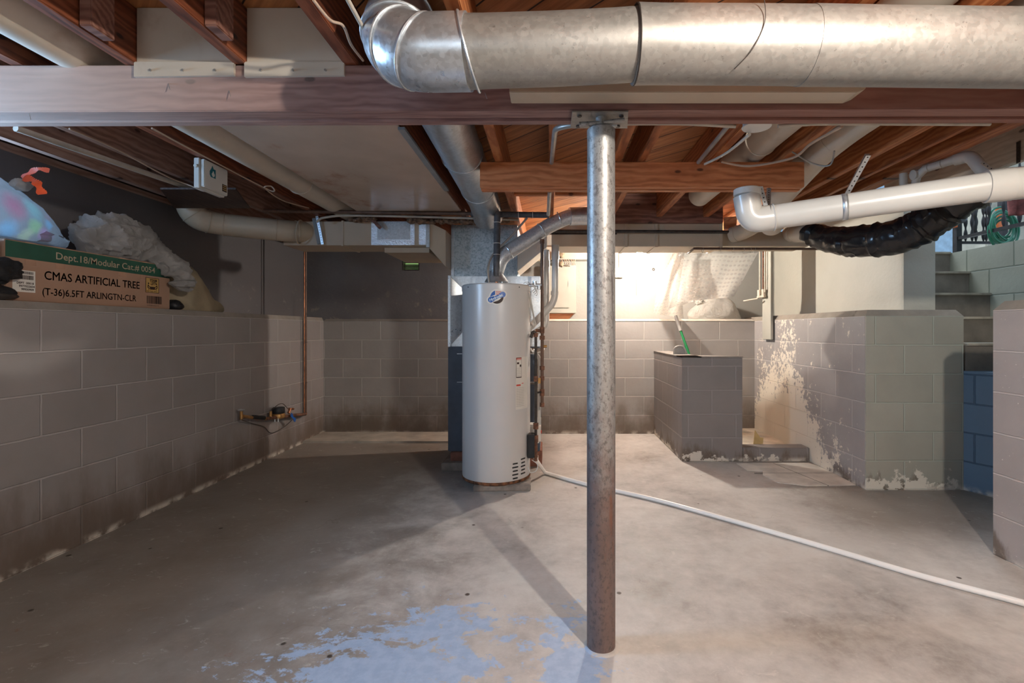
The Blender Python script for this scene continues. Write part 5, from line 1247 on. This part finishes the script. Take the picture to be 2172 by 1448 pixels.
MB().lathe([(.035, -.035), (.050, -.025), (.052, .0), (.045, .012)], mc, 28).build('meter_body', M['brass'], wm_, smooth=True)
MB().lathe([(.047, .012), (.049, .016), (.049, .058), (.044, .064)], mc, 28).build('meter_head', M['black'], wm_, smooth=True)
bo = MB()
for a in (-1.9, -1.3): bo.cyl(mc+Vector((.05*math.cos(a)*1.0+.01, .05*math.sin(a), -.055)), mc+Vector((.05*math.cos(a)+.01, .05*math.sin(a), -.025)), .005, seg=8)
bo.build('bolt', M['galv_shiny'], wm_)
for px in (512, 574): 
    MB().tube([wp(px, 889), wp(px, 872)], .011, 12).build('valve_stem', M['brass'], wm_, smooth=True)
MB().torus(wp(511, 869), (0,0,1), .022, .004, 18, 6).build('valve_handle', M['galv_shiny'], wm_, smooth=True)
MB().tube([wp(612, 876), wp(616, 866)], .012, 12).cyl(wp(613, 867), wp(622, 867), .010, seg=12).build('copper_valve', M['copper'], wm_, smooth=True)
pt_ = ribbon([wp(617, 878, -2.345), wp(622, 886, -2.345), wp(627, 892, -2.345)], .028, (1,0,0)); pt_.build('blue_tag', M['blue_ink'], wm_)
ww = MB().tube(spline([wp(578, 868), wp(590, 858), wp(600, 856), wp(610, 866)], 6), .003, 6).tube(spline([wp(512, 890), wp(535, 898, -2.42), wp(560, 905, -2.42), wp(575, 918, -2.42), wp(600, 907, -2.42), wp(620, 890)], 6), .003, 6)
ww.build('wire', M['cable_dk'], wm_)
# ---------------------------------------------------------------- outside, at the head of the stairs
XRL = XS+.03
def twisted(base, top, r=.016):
    mb = MB(); base = Vector(base); top = Vector(top); n = 24; seg = 8; L = (top-base).length; rings = []
    for i in range(n*2+1):
        p = base.lerp(top, i/(n*2)); a0 = i/(n*2)*L/.11*PI
        wv = r*(.28+.72*abs(math.sin(a0)))
        rings.append([mb.bm.verts.new(p+Vector((math.cos(2*PI*k/seg)*wv, math.sin(2*PI*k/seg)*wv*.8, 0))) for k in range(seg)])
    for a, b in zip(rings, rings[1:]):
        for k in range(seg): mb.bm.faces.new((a[k], a[(k+1)%seg], b[(k+1)%seg], b[k]))
    mb.bm.faces.new(rings[0][::-1]); mb.bm.faces.new(rings[-1]); return mb
ra_ = thing('iron_railing', (XRL, 4.12, 1.78), 'dark wrought iron railing on top of the stair wall at upper right', 'railing')
MB().box(XRL-.022, XRL+.022, 4.10, 4.144, 1.776, 2.75).build('post', M['iron'], ra_)
MB().box(XRL-.022, XRL+.022, 3.16, 3.204, 1.776, 2.75).build('post', M['iron'], ra_)
MB().box(XRL-.015, XRL+.015, 2.2, 4.12, 1.885, 1.91).build('bottom_rail', M['iron'], ra_)
MB().box(XRL-.020, XRL+.020, 2.2, 4.12, 2.70, 2.73).build('top_rail', M['iron'], ra_)
for k in range(8): twisted((XRL, 3.95-.125*k, 1.905), (XRL, 3.95-.125*k, 2.70)).build('twisted_baluster', M['iron'], ra_, smooth=True)
MB().box(XRL-.055, XRL-.023, 4.09, 4.12, 1.99, 2.17).build('orange_reflector', M['orange'], ra_)
r2 = thing('iron_railing', (4.0, 4.16, 1.78), 'second wrought iron railing crossing behind the stairs against the sky', 'railing')
MB().box(XRL+.03, 5.6, 4.14, 4.165, 1.858, 1.88).box(XRL+.03, 5.6, 4.14, 4.165, 2.70, 2.73).build('rails', M['iron'], r2)
for px in (2036, 2048, 2062, 2070, 2086, 2092): 
    q = P(px, 500, 4.152); twisted((q.x, 4.152, 1.88), (q.x, 4.152, 2.70)).build('twisted_baluster', M['iron'], r2, smooth=True)
MB().box(3.86, 3.91, 4.13, 4.175, 1.776, 2.75).build('post', M['iron'], r2)
MB().box(3.80, 3.838, 4.10, 4.13, 1.99, 2.15).build('orange_reflector', M['orange'], r2)
ho = thing('garden_hose', (3.7, 3.9, 1.9), 'coiled green garden hose hung on the railing at upper right', 'hose')
hm = MB()
for k in range(9):
    q = P(2128+random.uniform(-4, 4), 482+random.uniform(-6, 8), 3.98-.02*k); hm.torus(q, (.15+random.uniform(-.15, .15), -1, random.uniform(-.25, .25)), .115+random.uniform(-.03, .05), .0085, 32, 7)
hm.build('coil', M['green_hose'], ho, smooth=True)
MB().tube(spline([P(2098, 500, 3.9), P(2097, 470, 3.9), P(2106, 445, 3.9), P(2130, 438, 3.9)], 8), .0075, 10).build('loose_loop', M['green_hose'], ho, smooth=True)
mc_ = quad_sheet([P(2139, 400, 3.5), P(2210, 395, 3.4), P(2210, 452, 3.4), P(2140, 458, 3.5)], 20, 14, 2, .015, 2)
tag(mc_.build('maroon_cloth', M['maroon'], None, smooth=True, solid=.004), 'dusty maroon cloth hung over the railing at the far right edge', 'cloth')
tag(MB().box(4.42, 4.86, 4.9, 5.2, 1.776, 3.6).build('beige_pillar', M['beige_wall'], None, bevel=.01), 'beige outdoor pillar behind the iron railing', 'pillar')
tag(MB().box(4.95, 5.03, 4.9, 5.2, 1.776, 3.6).box(4.9, 9.4, 5.3, 5.4, 1.776, 3.6).build('beige_outer_wall', M['beige_wall'], None), 'beige outdoor wall beyond the green hose', 'wall')
struct(MB().box(-1, 9.5, 9.3, 9.5, 1.5, 6.5).build('wall_outside', M['paint_blue']))
